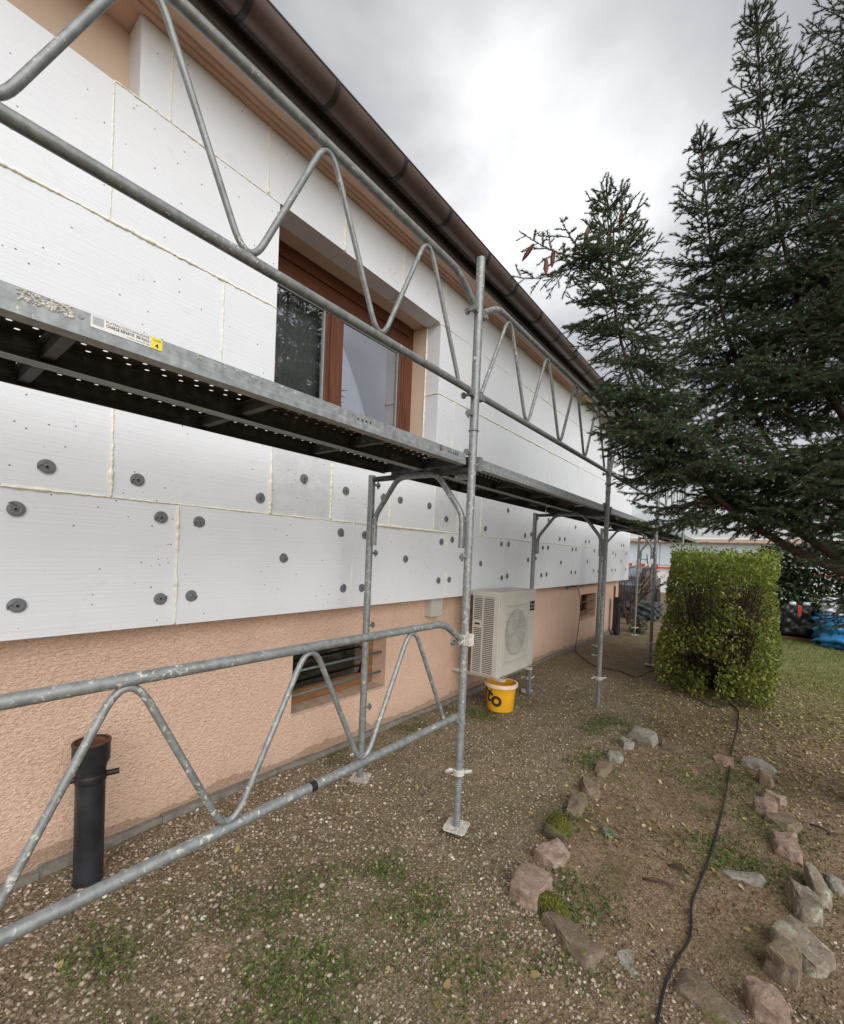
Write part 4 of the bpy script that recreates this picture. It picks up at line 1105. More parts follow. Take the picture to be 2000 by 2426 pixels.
# ------------------------------------------------------------------ gravel, litter, weeds (stuff)
ICO = None
def ico():
    bm = bmesh.new(); bmesh.ops.create_icosphere(bm, subdivisions=1, radius=1.0)
    V = np.array([v.co[:] for v in bm.verts]); F = np.array([[v.index for v in f.verts] for f in bm.faces]); bm.free(); return V, F
IV, IF = ico()
def rotz(a):
    c, s = np.cos(a), np.sin(a); z = np.zeros_like(a); o = np.ones_like(a)
    return np.stack([np.stack([c, -s, z], -1), np.stack([s, c, z], -1), np.stack([z, z, o], -1)], -2)
def eul(ax, ay, az):
    Rz = rotz(az)
    c, s = np.cos(ax), np.sin(ax); z = np.zeros_like(ax); o = np.ones_like(ax)
    Rx = np.stack([np.stack([o, z, z], -1), np.stack([z, c, -s], -1), np.stack([z, s, c], -1)], -2)
    c, s = np.cos(ay), np.sin(ay)
    Ry = np.stack([np.stack([c, z, s], -1), np.stack([z, o, z], -1), np.stack([-s, z, c], -1)], -2)
    return Rz @ Ry @ Rx
def vnoise(x, y, s, seed):
    r_ = np.random.default_rng(seed); ph = r_.uniform(0, 6.28, 8); a = r_.uniform(-1, 1, (8, 2)) * s
    return sum(np.sin(a[i, 0] * x + a[i, 1] * y + ph[i]) for i in range(8)) / 4.0
def pebbles(name, n, xr, yr, smin, smax, mask, label, mat='pebble'):
    x = rng.uniform(*xr, n * 3); y = rng.uniform(*yr, n * 3)
    k = rng.random(n * 3) < mask(x, y); x, y = x[k][:n], y[k][:n]; n = len(x)
    s = smin * (smax / smin) ** (rng.random(n) ** 2.0)
    sc = np.stack([s * rng.uniform(.8, 1.35, n), s * rng.uniform(.7, 1.0, n), s * rng.uniform(.45, .8, n)], -1)
    V = IV[None] * (1 + rng.normal(0, .10, (n, len(IV), 1)))
    V = V * sc[:, None, :]
    M_ = eul(rng.normal(0, .3, n), rng.normal(0, .3, n), rng.uniform(0, 6.28, n))
    V = np.einsum('nij,nvj->nvi', M_, V)
    V += np.stack([x, y, gzn(x, y) + sc[:, 2] * rng.uniform(-.35, .45, n)], -1)[:, None, :]
    F = (IF[None] + (np.arange(n) * len(IV))[:, None, None]).reshape(-1, 3)
    o = put(name, raw_mesh(name, V.reshape(-1, 3), F, mat, True)); tag(o, label, 'gravel', kind='stuff'); return o
def inbed(x, y): return ((x > 1.60) & (x < 2.45) & (y > 1.85) & (y < 3.95)).astype(float)
def m_path(x, y):
    m = .85 + .4 * vnoise(x, y, 5, 1)
    m = np.where(x > 1.5, m * .35, m); m = m * (1 - .8 * inbed(x, y))
    m = np.where(y > 3.2, m * np.clip(1.5 - (y - 3.2) * .45, .12, 1), m)
    return np.clip(m, 0, 1) * (x > -.11)
def m_coarse(x, y):
    d_ = np.hypot((x - .35) * 1.0, (y - .5) * .7)
    return np.clip(1.15 - d_ * .75 + .3 * vnoise(x, y, 6, 2), 0, 1) * (x > -.10)
pebbles('gravel', 38000, (-.1, 2.75), (.1, 5.8), .0030, .0092, m_path, 'fine brown gravel covering the path beside the wall')
pebbles('coarse_gravel', 4600, (-.1, 1.7), (.1, 2.2), .0060, .0135, m_coarse, 'coarser rounded pebbles along the foot of the near wall')
pebbles('edge_gravel', 3000, (1.3, 2.75), (1.2, 1.95), .0045, .0115, lambda x, y: np.clip(1.2 - np.abs(y - 1.55) * 1.4 + .3 * vnoise(x, y, 7, 5), 0, 1), 'pale pebbles in front of the near edge of the bed')
pebbles('scattered_gravel', 2000, (-.1, 2.6), (.3, 7.5), .0045, .010, lambda x, y: np.clip(.5 + .5 * vnoise(x, y, 4, 3), 0, 1), 'scattered light pebbles on the trodden soil')

def leaves(name, n, xr, yr, smin, smax, mask, mat, label, cat, flat=.35, zoff=.004, elong=.55, kind='stuff'):
    x = rng.uniform(*xr, n * 14); y = rng.uniform(*yr, n * 14)
    k = rng.random(n * 14) < mask(x, y); x, y = x[k][:n], y[k][:n]; n = len(x)
    s = rng.uniform(smin, smax, n)
    T = np.array([(-1, 0, 0), (-.3, -1, .12), (.4, -.85, .1), (1, 0, .05), (.4, .85, .12), (-.3, 1, .1)]) * np.array([1, elong, .8])
    V = T[None] * s[:, None, None]
    V[:, :, 2] += rng.normal(0, .15, (n, 6)) * s[:, None]
    M_ = eul(rng.normal(0, flat, n), rng.normal(0, flat, n), rng.uniform(0, 6.28, n))
    V = np.einsum('nij,nvj->nvi', M_, V) + np.stack([x, y, gzn(x, y) + zoff + s * .25], -1)[:, None, :]
    b = (np.arange(n) * 6)[:, None, None]
    F = (np.array([(0, 1, 5), (1, 2, 5), (2, 4, 5), (2, 3, 4)])[None] + b).reshape(-1, 3)
    o = put(name, raw_mesh(name, V.reshape(-1, 3), F, mat)); tag(o, label, cat, kind=kind); return o
hx0, hy0 = 1.9, 6.2
leaves('leaf_litter', 9500, (1.0, 4.2), (2.4, 9.5), .007, .018, lambda x, y: np.clip(1.1 - np.hypot(x - 2.5, (y - 5.6) * .7) * .55 + .35 * vnoise(x, y, 5, 8), .03, 1), 'dry_leaf', 'yellow fallen leaves spread around the foot of the hedge', 'leaves')
leaves('path_leaf_litter', 240, (0, 2.6), (.4, 4.0), .008, .022, lambda x, y: .6 + 0 * x, 'dry_leaf', 'single dry leaves scattered over the near gravel', 'leaves')
def blades(name, n, xr, yr, hmin, hmax, mask, mat, label, cat='grass', w=.0028):
    x = rng.uniform(*xr, n * 14); y = rng.uniform(*yr, n * 14)
    k = rng.random(n * 14) < mask(x, y); x, y = x[k][:n], y[k][:n]; n = len(x)
    h = rng.uniform(hmin, hmax, n); a = rng.uniform(0, 6.28, n); l = rng.uniform(.15, 1.1, n) * h; b = rng.uniform(0, 6.28, n)
    z = gzn(x, y); wv = np.stack([np.cos(a), np.sin(a), 0 * a], -1) * w
    p = np.stack([x, y, z - .003], -1); mid = p + np.stack([np.cos(b) * l * .35, np.sin(b) * l * .35, h * .6], -1); tip = p + np.stack([np.cos(b) * l, np.sin(b) * l, h], -1)
    V = np.stack([p - wv, p + wv, mid + wv * .8, mid - wv * .8, tip], 1)
    bs = (np.arange(n) * 5)[:, None, None]
    F = (np.array([(0, 1, 2), (0, 2, 3), (3, 2, 4)])[None] + bs).reshape(-1, 3)
    o = put(name, raw_mesh(name, V.reshape(-1, 3), F, mat)); tag(o, label, cat, kind='stuff'); return o
blades('lawn_grass', 26000, (1.3, 5.0), (5.0, 13.0), .02, .06, lambda x, y: np.clip((y - 5.0) * .16 + .35 * vnoise(x, y, 3, 12) + (x - 2.6) * .2, 0.02, 1), 'grass_blade', 'short patchy lawn to the right of the hedge')
PATCH = [(.93, 1.05, .20), (.91, 1.25, .12), (1.28, 1.40, .13), (1.13, .94, .22), (1.69, 1.29, .2), (1.05, .74, .2), (1.0, 1.5, .08), (1.70, 1.93, .11), (.2, 3.55, .16), (2.25, 2.7, .18), (.15, 1.2, .05), (2.3, 3.2, .16), (.5, .55, .1), (1.4, 3.3, .12), (1.45, 2.5, .10), (-.05, 2.2, .1), (-.05, 2.9, .1), (1.3, 4.1, .2), (2.15, 3.6, .2)]
def m_patch(x, y):
    m = np.zeros_like(x)
    for px, py, pr in PATCH: m = np.maximum(m, np.exp(-((x - px) ** 2 + (y - py) ** 2) / (1.9 * pr * pr)))
    return m * np.clip(.45 + .8 * vnoise(x, y, 22, 30), 0, 1)
blades('grass_tufts', 9000, (-.1, 2.7), (.3, 4.6), .006, .024, m_patch, 'grass_blade', 'small grass tufts growing through the near gravel', w=.0016)
leaves('clover_patch', 12000, (-.1, 2.7), (.3, 4.6), .003, .0078, m_patch, 'clover', 'low green weeds spreading over the near gravel', 'weeds', flat=.55, zoff=.006, elong=.85)
blades('dry_grass', 2600, (1.5, 2.6), (1.8, 5.2), .008, .03, lambda x, y: np.clip(.25 + .5 * vnoise(x, y, 7, 33), 0, 1), 'needle_litter', 'dry needles and stalks lying in the planting bed', 'litter', w=.0014)
leaves('needle_litter', 9000, (1.45, 3.2), (1.7, 5.4), .004, .012, lambda x, y: np.clip(.6 + .5 * vnoise(x, y, 6, 35), 0, 1), 'needle_litter', 'reddish brown needle litter covering the bed', 'litter', flat=.3, zoff=.002, elong=.22)
# moss cushions beside stones
def moss(x, y, rx, ry, h, label):
    n = 1600; a = rng.uniform(0, 6.28, n); q = np.sqrt(rng.random(n)); px = x + rx * q * np.cos(a); py = y + ry * q * np.sin(a)
    z = gzn(px, py) + h * (1 - q ** 4) * rng.uniform(.85, 1.05, n); s = rng.uniform(.003, .0075, n)
    V = IV[None] * s[:, None, None] * (1 + rng.normal(0, .15, (n, len(IV), 1))) + np.stack([px, py, z], -1)[:, None, :]
    F = (IF[None] + (np.arange(n) * len(IV))[:, None, None]).reshape(-1, 3)
    tag(put('moss', raw_mesh('moss', V.reshape(-1, 3), F, 'moss', True)), label, 'moss', kind='stuff')
island('moss', [(.0, (.06, .068, .016)), (.6, (.10, .105, .024)), (1, (.17, .165, .04))], .95, .1)
moss(1.66, 1.80, .085, .05, .06, 'bright moss cushion against the near corner stone')
moss(1.482, 2.325, .074, .066, .088, 'moss cushion on top of the rounded edging stone')
# rosette weed
def rosette(x, y, rad, label):
    mb = MB(); r_ = np.random.default_rng(5)
    for k in range(14):
        a = k * 2.4; l = rad * r_.uniform(.6, 1.0); w = l * .32; d_ = Vector((math.cos(a), math.sin(a), 0)); s = Vector((-math.sin(a), math.cos(a), 0)); b = Vector((x, y, gz(x, y) + .004))
        up = Vector((0, 0, 1)); p = [b, b + d_ * l * .5 + s * w * .5 + up * .02, b + d_ * l * .95 + s * w * .35 + up * .012, b + d_ * l + up * .008, b + d_ * l * .95 - s * w * .35 + up * .012, b + d_ * l * .5 - s * w * .5 + up * .02]
        mb.add(p, [(0, 1, 5), (1, 2, 4, 5), (2, 3, 4)])
    tag(mb.obj('rosette_weed', 'rosette'), label, 'weed')
island('rosette', [(.0, (.09, .13, .07)), (1, (.17, .21, .12))], .6, .3)
rosette(1.70, 2.48, .055, 'grey-green rosette weed alone on the soil inside the stone edging')
# twigs / sticks lying in the bed
for k, (x, y, l, a, lb) in enumerate(((1.98, 2.27, .13, .35, 'bent brown stick on the soil left of the hose, the nearer of two'), (2.04, 2.42, .09, .1, 'short brown stick on the soil left of the hose, the farther of two'), (2.62, 3.35, .12, -.5, 'pale broken stick right of the stone edging'))):
    mb = MB(); p = [(x + l * (t - .5) * math.cos(a), y + l * (t - .5) * math.sin(a), gz(x, y) + .010 + .012 * math.sin(t * 3.14)) for t in np.linspace(0, 1, 7)]
    mb.tube(p, [.004, .006, .0075, .007, .006, .005, .003], 7); tag(mb.obj('stick', 'bark', smooth=True), lb, 'stick')

# ------------------------------------------------------------------ spruce
def branch_arrays(L, seed, droop=.12, dens=560):
    r_ = np.random.default_rng(seed)
    segs = []                       # twigs: (p0, p1, thickness)
    nm_ = max(5, int(L / .07)); ax = []
    for i in range(nm_ + 1):
        t = i / nm_
        ax.append(np.array([t * L, .03 * L * math.sin(3.5 * t + seed), -droop * L * math.sin(math.pi * t * .85) + .05 * L * t * t * t]))
    for i in range(nm_): segs.append((ax[i], ax[i + 1], .0065 * L * (1 - i / nm_) + .0016, i / nm_ > .3))
    def at(t):
        i = min(int(t * nm_), nm_ - 1); f = t * nm_ - i; return ax[i] * (1 - f) + ax[i + 1] * f, ax[i + 1] - ax[i]
    step = .036; s = .14 * L if L > .4 else .05; side = 1
    while s < L * .985:
        t = s / L; p, d_ = at(t); d_ = d_ / np.linalg.norm(d_)
        l = (.40 * L * (1 - t) ** .75 + .045) * r_.uniform(.65, 1.15)
        l = min(l, .55)
        ang = R(r_.uniform(38, 62)); sd_ = np.cross([0, 0, 1.0], d_); sd_ /= np.linalg.norm(sd_)
        q = d_ * math.cos(ang) + sd_ * side * math.sin(ang) + np.array([0, 0, r_.normal(-.10, .16)])
        q /= np.linalg.norm(q)
        k = max(2, int(l / .06)); pts = [p]
        for i in range(k):
            qq = q + np.array([0, 0, -.55 * (i / k) * min(1, l / .2)]); qq /= np.linalg.norm(qq); pts.append(pts[-1] + qq * l / k)
        for i in range(k): segs.append((pts[i], pts[i + 1], .0022, True))
        if l > .09:
            m = int(l / .040); sg = 1
            for j in range(1, m):
                u = j / m; i = min(int(u * k), k - 1); pp = pts[i] + (pts[i + 1] - pts[i]) * (u * k - i); dd = pts[i + 1] - pts[i]; dd = dd / np.linalg.norm(dd)
                s2 = np.cross([0, 0, 1.0], dd); s2 /= (np.linalg.norm(s2) + 1e-9)
                a2 = R(r_.uniform(35, 60)); l2 = max(.03, .42 * l * (1 - u) ** .8 * r_.uniform(.6, 1.1)); l2 = min(l2, .17)
                e_ = dd * math.cos(a2) + s2 * sg * math.sin(a2) + np.array([0, 0, r_.normal(-.15, .22)]); e_ /= np.linalg.norm(e_)
                segs.append((pp, pp + e_ * l2, .0016, True)); sg = -sg
        side = -side; s += step * r_.uniform(.7, 1.35)
    P0 = np.array([a for a, b, c, d_ in segs]); P1 = np.array([b for a, b, c, d_ in segs]); TH = np.array([c for a, b, c, d_ in segs]); ND = np.array([d_ for a, b, c, d_ in segs])
    D = P1 - P0; Ln = np.linalg.norm(D, axis=1); D = D / Ln[:, None]
    # wood: three-sided prisms
    ref = np.where(np.abs(D[:, 2:3]) < .9, np.array([[0, 0, 1.0]]), np.array([[1.0, 0, 0]]))
    U = np.cross(D, ref); U /= np.linalg.norm(U, axis=1)[:, None]; W = np.cross(D, U)
    n = len(P0); V = []
    for base in (P0, P1):
        for j in range(3):
            a = j * 2.0944; V.append(base + (U * math.cos(a) + W * math.sin(a)) * TH[:, None])
    V = np.stack(V, 1).reshape(-1, 3)
    b = (np.arange(n) * 6)[:, None, None]
    F = (np.array([(0, 1, 4), (0, 4, 3), (1, 2, 5), (1, 5, 4), (2, 0, 3), (2, 3, 5)])[None] + b).reshape(-1, 3)
    mi = np.zeros(len(F), int)
    # needles
    cnt = np.where(ND, np.maximum(4, (Ln * dens).astype(int)), 0)
    ix = np.repeat(np.arange(n), cnt); m = len(ix); t = r_.random(m)
    base = P0[ix] + (P1 - P0)[ix] * t[:, None]
    a = r_.uniform(0, 6.28, m); rad = U[ix] * np.cos(a)[:, None] + W[ix] * np.sin(a)[:, None]
    rad[:, 2] += .25
    dirn = D[ix] * r_.uniform(.55, 1.0, m)[:, None] + rad * .85; dirn /= np.linalg.norm(dirn, axis=1)[:, None]
    ln = r_.uniform(.013, .021, m); sv = np.cross(dirn, rad); sv /= (np.linalg.norm(sv, axis=1)[:, None] + 1e-9); sv *= .0020
    NV = np.stack([base - sv, base + sv, base + dirn * ln[:, None]], 1).reshape(-1, 3)
    NF = np.arange(m * 3).reshape(-1, 3) + len(V)
    TIP = np.array([c_ < .0023 for a_, b_, c_, d__ in segs])
    tip = np.concatenate([np.zeros(len(V)), np.repeat((TIP[ix] & (t > .45)).astype(float) * r_.uniform(.2, 1.0, m), 3)])
    return np.vstack([V, NV]), np.vstack([F, NF]), np.concatenate([mi, np.ones(m, int)]), tip
LENS = [.14, .24, .38, .58, .82, 1.1]
BR = {}
for L in LENS:
    BR[L] = []
    for q in range(3 if L < 1 else 2):
        parts = []; off = 0
        fan = ((0, 1.0, 0.0, 0), (24, .84, .06, -5), (-26, .86, .08, -9), (46, .55, .05, -14)) if L > .3 else ((0, 1.0, 0, 0), (34, .75, .12, 10), (-36, .7, .1, -4))
        for w_, (yw, fl, st, pt) in enumerate(fan):
            V, F, mi, tp_ = branch_arrays(L * fl, int(L * 100) + 17 * q + 5 * w_, droop=.05 if L < .5 else .12, dens=1000 if L < .5 else 640)
            cy_, sy_ = math.cos(R(yw)), math.sin(R(yw)); cp_, sp_ = math.cos(R(pt)), math.sin(R(pt))
            V = V @ np.array([[cp_, 0, sp_], [0, 1, 0], [-sp_, 0, cp_]])
            V = V @ np.array([[cy_, sy_, 0], [-sy_, cy_, 0], [0, 0, 1]]) + np.array([st * L, 0, 0])
            parts.append((V, F + off, mi, tp_)); off += len(V)
        V = np.vstack([p_[0] for p_ in parts]); F = np.vstack([p_[1] for p_ in parts]); mi = np.concatenate([p_[2] for p_ in parts])
        me = raw_mesh('branch', V, F, ['twig_brown', 'needle'], mi=mi); at_ = me.attributes.new('tip', 'FLOAT', 'POINT'); at_.data.foreach_set('value', np.concatenate([p_[3] for p_ in parts]).astype(np.float32)); BR[L].append(me)
TS = .79
def TT(p):
    p = Vector(p); return CAM + (p - CAM) * TS
TB = Vector((TT((3.1, 4.9, 0)).x, TT((3.1, 4.9, 0)).y, 0))
spruce = thing('spruce_tree', 'tall dark green spruce with several tops and hanging cones', 'tree', TB)
mb = MB(); tp = [(3.1, 4.9, -.05), (3.1, 4.9, .6), (3.09, 4.9, 1.6), (3.08, 4.91, 3.0), (3.1, 4.92, 5.0), (3.10, 4.95, 7.6)]
tp = [TT(p) for p in tp]; tp[0].z = -.05
mb.tube(tp, [.14, .115, .095, .06, .03, .005], 14); mb.obj('trunk', 'bark', spruce, smooth=True)
rb = random.Random(5)
nbr = 0
def add_branch(p, d_, L, roll=0.0):
    global nbr
    p = Vector(p); d_ = Vector(d_).normalized()
    L *= .86
    key = min(LENS, key=lambda q: abs(math.log(q / max(L, .1))))
    me = rb.choice(BR[key]); sc = max(.75, min(1.35, L / key))
    z = Vector((0, 0, 1)); y = z.cross(d_)
    if y.length < .05: y = Vector((rb.uniform(-1, 1), rb.uniform(-1, 1), 0))
    y.normalize(); zz = d_.cross(y)
    Mx = Matrix((d_, y, zz)).transposed().to_4x4() @ Matrix.Rotation(roll, 4, 'X')
    Mx = Matrix.Translation(p - TB) @ Mx @ Matrix.Scale(sc, 4)
    o = bpy.data.objects.new('branch', me); COL.objects.link(o); o.parent = spruce; o.matrix_local = Mx
    nbr += 1
def leader(path, whorl, n, lmax, zlow_fac=.05, up0=50, up1=-2, lpow=.75, dirbias=None, skip=None):
    """upright top: path from base to tip, side branches in whorls, longer downwards"""
    P = [p if isinstance(p, Vector) else TT(p) for p in path]; Ls = [0]
    for a, b in zip(P[:-1], P[1:]): Ls.append(Ls[-1] + (b - a).length)
    T = Ls[-1]
    def at(s):
        for i in range(len(P) - 1):
            if s <= Ls[i + 1]: f = (s - Ls[i]) / (Ls[i + 1] - Ls[i]); return P[i].lerp(P[i + 1], f)
        return P[-1]
    add_branch(at(T - .12), (P[-1] - P[-2]).normalized(), .16)
    add_branch(at(T - .24), (P[-1] - P[-2]).normalized(), .20, 1.57)
    s = T - .16; k = 0
    while s > T * zlow_fac:
        f = (T - s) / T
        a0 = rb.uniform(0, 6.28)
        for j in range(n):
            a = a0 + j * 2 * math.pi / n + rb.uniform(-.3, .3)
            L = (lmax * f ** lpow + .07) * rb.uniform(.72, 1.12)
            el = R(up0 + (up1 - up0) * min(1, f * 1.5) + rb.uniform(-9, 9))
            d_ = Vector((math.cos(a) * math.cos(el), math.sin(a) * math.cos(el), math.sin(el)))
            p = at(s)
            if skip and skip(p, d_, L): continue
            add_branch(p, d_, L, rb.uniform(-.3, .3))
        s -= whorl * (.75 + .5 * f + .1 * rb.random()); k += 1
def limb(path, r0, r1, name='limb'):
    P = [TT(p) for p in path]; out = []
    for i in range(len(P) - 1):
        p0 = P[max(0, i - 1)]; p1 = P[i]; p2 = P[i + 1]; p3 = P[min(len(P) - 1, i + 2)]
        for k in range(6):
            t = k / 6; out.append(.5 * ((2 * p1) + (p2 - p0) * t + (2 * p0 - 5 * p1 + 4 * p2 - p3) * t * t + (3 * p1 - p0 - 3 * p2 + p3) * t ** 3))
    out.append(P[-1]); m = len(out)
    mb = MB(); mb.tube(out, [r0 + (r1 - r0) * (i / (m - 1)) ** .5 for i in range(m)], 9); mb.obj(name, 'bark', spruce, smooth=True)
def blocked(p, d_, L):
    t = p + d_ * L
    return t.z < 3.1 and t.x < 1.12 and p.x > .9 and t.x < XO + .08       # kept clear of the scaffold and deck
# main stem
leader(tp[1:], .35, 6, 1.8, .27, 46, -10, .60, skip=blocked)
# three lower tops on upswept limbs
L1 = [(1.95, 4.35, 2.05), (1.50, 4.02, 2.7), (1.22, 3.90, 3.5), (1.10, 3.83, 4.66)]
limb([(3.08, 4.9, 1.35), (2.5, 4.72, 1.62)] + L1[:], .042, .004)
leader(L1, .195, 5, .72, .10, 48, -10, .55, skip=blocked)
L2 = [(2.25, 4.75, 2.6), (1.95, 4.65, 3.5), (1.78, 4.6, 4.4), (1.67, 4.55, 5.36)]
limb([(3.08, 4.9, 1.75), (2.65, 4.8, 2.1)] + L2, .038, .004)
leader(L2, .23, 5, .78, .06, 54, -8, .85, skip=blocked)
L3 = [(2.55, 4.85, 3.2), (2.3, 4.75, 4.2), (2.12, 4.66, 5.2), (2.03, 4.6, 6.2)]
limb([(3.08, 4.9, 2.2), (2.8, 4.87, 2.6)] + L3, .034, .004)
leader(L3, .25, 5, .92, .06, 54, -8, .76, skip=blocked)
# long low boughs
for a, b in (((2.0, 4.4, 2.0), (1.13, 4.15, 1.78)), ((1.9, 4.3, 2.2), (1.10, 4.02, 2.2)), ((1.75, 4.2, 2.4), (1.10, 3.7, 2.55)), ((1.6, 4.1, 2.6), (1.12, 3.55, 2.95)), ((1.7, 4.2, 2.5), (1.35, 3.4, 2.6)),
             ((2.3, 4.6, 2.0), (1.48, 4.45, 1.88)), ((2.5, 4.7, 1.95), (1.75, 4.3, 1.86)), ((2.6, 4.7, 1.9), (1.95, 4.2, 1.84)), ((2.8, 4.8, 1.9), (2.30, 4.3, 1.78)), ((2.9, 4.8, 1.95), (2.5, 4.0, 1.80)), ((2.7, 4.75, 2.1), (2.0, 4.75, 1.95)), ((2.5, 4.7, 2.2), (1.75, 4.7, 2.0)), ((3.0, 4.8, 2.3), (2.7, 4.0, 2.1)),
             ((3.0, 4.8, 1.35), (2.66, 4.15, .98)), ((3.0, 4.8, 1.75), (2.8, 3.8, 1.6)), ((2.2, 4.5, 2.4), (1.7, 3.8, 2.5)), ((2.4, 4.7, 2.9), (1.9, 3.9, 3.0)), ((2.6, 4.8, 2.4), (2.1, 3.9, 2.3)), ((2.8, 4.8, 3.2), (2.3, 3.9, 3.2)), ((2.8, 4.8, 2.2), (2.5, 3.7, 2.0)),
             ((2.2, 4.7, 2.2), (1.55, 5.2, 2.1)), ((2.0, 4.5, 2.4), (1.35, 4.75, 2.3)), ((1.9, 4.5, 2.9), (1.25, 4.7, 2.9)), ((2.2, 4.7, 3.2), (1.4, 4.9, 3.3)), ((2.9, 4.8, 4.0), (2.5, 3.9, 4.0))):
    a = TT(a); b = TT(b); d_ = b - a
    add_branch(a, d_ + Vector((0, 0, .06)), d_.length * 1.02, rb.uniform(-.2, .2))
    add_branch(a.lerp(b, .1) + Vector((0, 0, .05)), d_ + Vector((.10, -.10, .14)), d_.length * .8, rb.uniform(-.4, .4))
limb([(3.05, 4.88, 1.3), (2.5, 4.75, 1.78), (2.0, 4.45, 2.0), (1.6, 4.25, 1.95)], .045, .008)
limb([(3.05, 4.88, 1.0), (2.9, 4.7, 1.35), (2.7, 4.3, 1.15)], .03, .006)
# cones
mb = MB(); prof = []
for i in range(22):
    t = i / 21; r_ = .0165 * math.sin(math.pi * (t * .9 + .06)) ** .7 * (1.0 + (.16 if i % 2 else -.10)); prof.append((max(.002, r_), -.125 * t))
mb.lathe(prof, (0, 0, 0), 10); cone_me = mb.mesh('cone', 'cone_brown', smooth=True); cone_me.flip_normals()
side_tip = TT((.78, 3.22, 3.93))
q_ = TT((1.13, 3.80, 4.05)); add_branch(q_, side_tip - q_ + Vector((0, 0, .05)), (side_tip - q_).length * 1.45)
add_branch(q_, side_tip - q_ + Vector((.1, -.02, -.12)), .36)
add_branch(TT((1.13, 3.84, 4.1)), (.35, .3, .3), .34)
for p, rx, ry in (((.77, 3.19, 3.93), .1, .85), ((.86, 3.36, 3.95), .12, .1), ((.83, 3.30, 3.86), .05, .0), ((1.21, 3.92, 4.45), .05, .05), ((1.00, 3.72, 4.28), .0, .15), ((1.15, 3.80, 4.22), .0, .0)):
    o = put('cone', cone_me, spruce, loc=TT(p) - TB); o.scale = (.85, .85, .85); o.rotation_euler = (rx, ry, 0)
print('spruce branches', nbr)

# ------------------------------------------------------------------ hedges and shrubs
def leaf_cloud(P, smin, smax, r_, elong=.5):
    n = len(P); s = r_.uniform(smin, smax, n)
    T = np.array([(-1, 0, 0), (0, -1, .2), (1, 0, 0), (0, 1, .2)]) * np.array([1, elong, 1])
    V = T[None] * s[:, None, None]
    M_ = eul(r_.normal(0, .8, n), r_.normal(.2, .8, n), r_.uniform(0, 6.28, n))
    V = np.einsum('nij,nvj->nvi', M_, V) + P[:, None, :]
    b = (np.arange(n) * 4)[:, None, None]
    F = (np.array([(0, 1, 3), (1, 2, 3)])[None] + b).reshape(-1, 3)
    return V.reshape(-1, 3), F
def hedge(name, label, x0, x1, y0, y1, z0, z1, n, mats, size, seed, holes=.0, stems=60, cat='hedge', topmat=None, bulge=.06):
    r_ = np.random.default_rng(seed)
    t = thing(name, label, cat, ((x0 + x1) / 2, (y0 + y1) / 2, 0))
    cx, cy, cz = (x0 + x1) / 2, (y0 + y1) / 2, (z0 + z1) / 2
    U = r_.uniform(-1, 1, (n * 2, 3)); ax = np.argmax(np.abs(U), 1)
    sh = np.max(np.abs(U), 1); keep = r_.random(n * 2) < np.clip((sh - .55) * 2.4, .14, 1); U = U[keep][:n]
    P = np.stack([cx + U[:, 0] * (x1 - x0) / 2, cy + U[:, 1] * (y1 - y0) / 2, cz + U[:, 2] * (z1 - z0) / 2], -1)
    cz_f = 1 - .06 * np.abs(U[:, 2]) ** 5 - .10 * (np.abs(U[:, 0]) * np.abs(U[:, 1])) ** 3
    P[:, 0] = cx + (P[:, 0] - cx) * cz_f; P[:, 1] = cy + (P[:, 1] - cy) * cz_f
    P[:, 2] += np.where(U[:, 2] > .5, r_.exponential(.035, len(P)), 0)
    P[:, :2] += (bulge * vnoise(P[:, 2] * 3 + P[:, 0], P[:, 1], 3, seed))[:, None] * np.sign(U[:, :2])
    P[:, 2] += np.where(U[:, 2] > .6, bulge * vnoise(P[:, 0], P[:, 1], 9, seed + 1), 0)
    if holes:
        h = vnoise(P[:, 0] * 1.3 + P[:, 1], P[:, 2] * 1.3, 9, seed + 3) + .7 * vnoise(P[:, 0] + P[:, 1], P[:, 2], 22, seed + 4)
        zf = (P[:, 2] - z0) / (z1 - z0)
        band = np.exp(-((zf - .66) / .16) ** 2) * .35 * (P[:, 1] < y0 + .55)
        face = np.clip(1.25 - np.abs((P[:, 0] - cx) / (x1 - x0)) * 2.2, 0, 1) * np.clip((.86 - zf) * 5, 0, 1) * np.clip((zf - .05) * 6, 0, 1) * (P[:, 1] < y0 + .55)
        P = P[(h < .75 - band - holes * .3 - .62 * face)]
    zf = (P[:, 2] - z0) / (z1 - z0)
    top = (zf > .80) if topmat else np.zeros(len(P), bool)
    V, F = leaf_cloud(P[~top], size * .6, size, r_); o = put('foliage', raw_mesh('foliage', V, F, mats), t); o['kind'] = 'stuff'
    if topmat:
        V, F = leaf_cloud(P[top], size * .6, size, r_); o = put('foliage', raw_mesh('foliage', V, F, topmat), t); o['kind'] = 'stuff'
    mb = MB()
    for k in range(stems):
        bx, by = r_.uniform(x0 + .12, x1 - .12), r_.uniform(y0 + .1, y1 - .1)
        bx0, by0 = cx + (bx - cx) * .55, cy + (by - cy) * .6
        hgt = r_.uniform(.6, 1.0) * (z1 - z0)
        pts = [(bx0 + (bx - bx0) * q + r_.normal(0, .012), by0 + (by - by0) * q + r_.normal(0, .012), z0 - .05 + hgt * q) for q in np.linspace(0, 1, 6)]
        r0 = r_.uniform(.006, .016); mb.tube(pts, [r0 * (1 - .8 * q) for q in np.linspace(0, 1, 6)], 5, cap=False)
        for j in range(4):
            q = r_.uniform(.35, .95); a = r_.uniform(0, 6.28); p = Vector(pts[int(q * 5)]); l = r_.uniform(.12, .35)
            mb.tube([p, p + Vector((math.cos(a) * l * .6, math.sin(a) * l * .6, l * .5))], [.0045, .0015], 4, cap=False)
    o = mb.obj('stems', 'hedge_stem', t); o['kind'] = 'stuff'
    return t
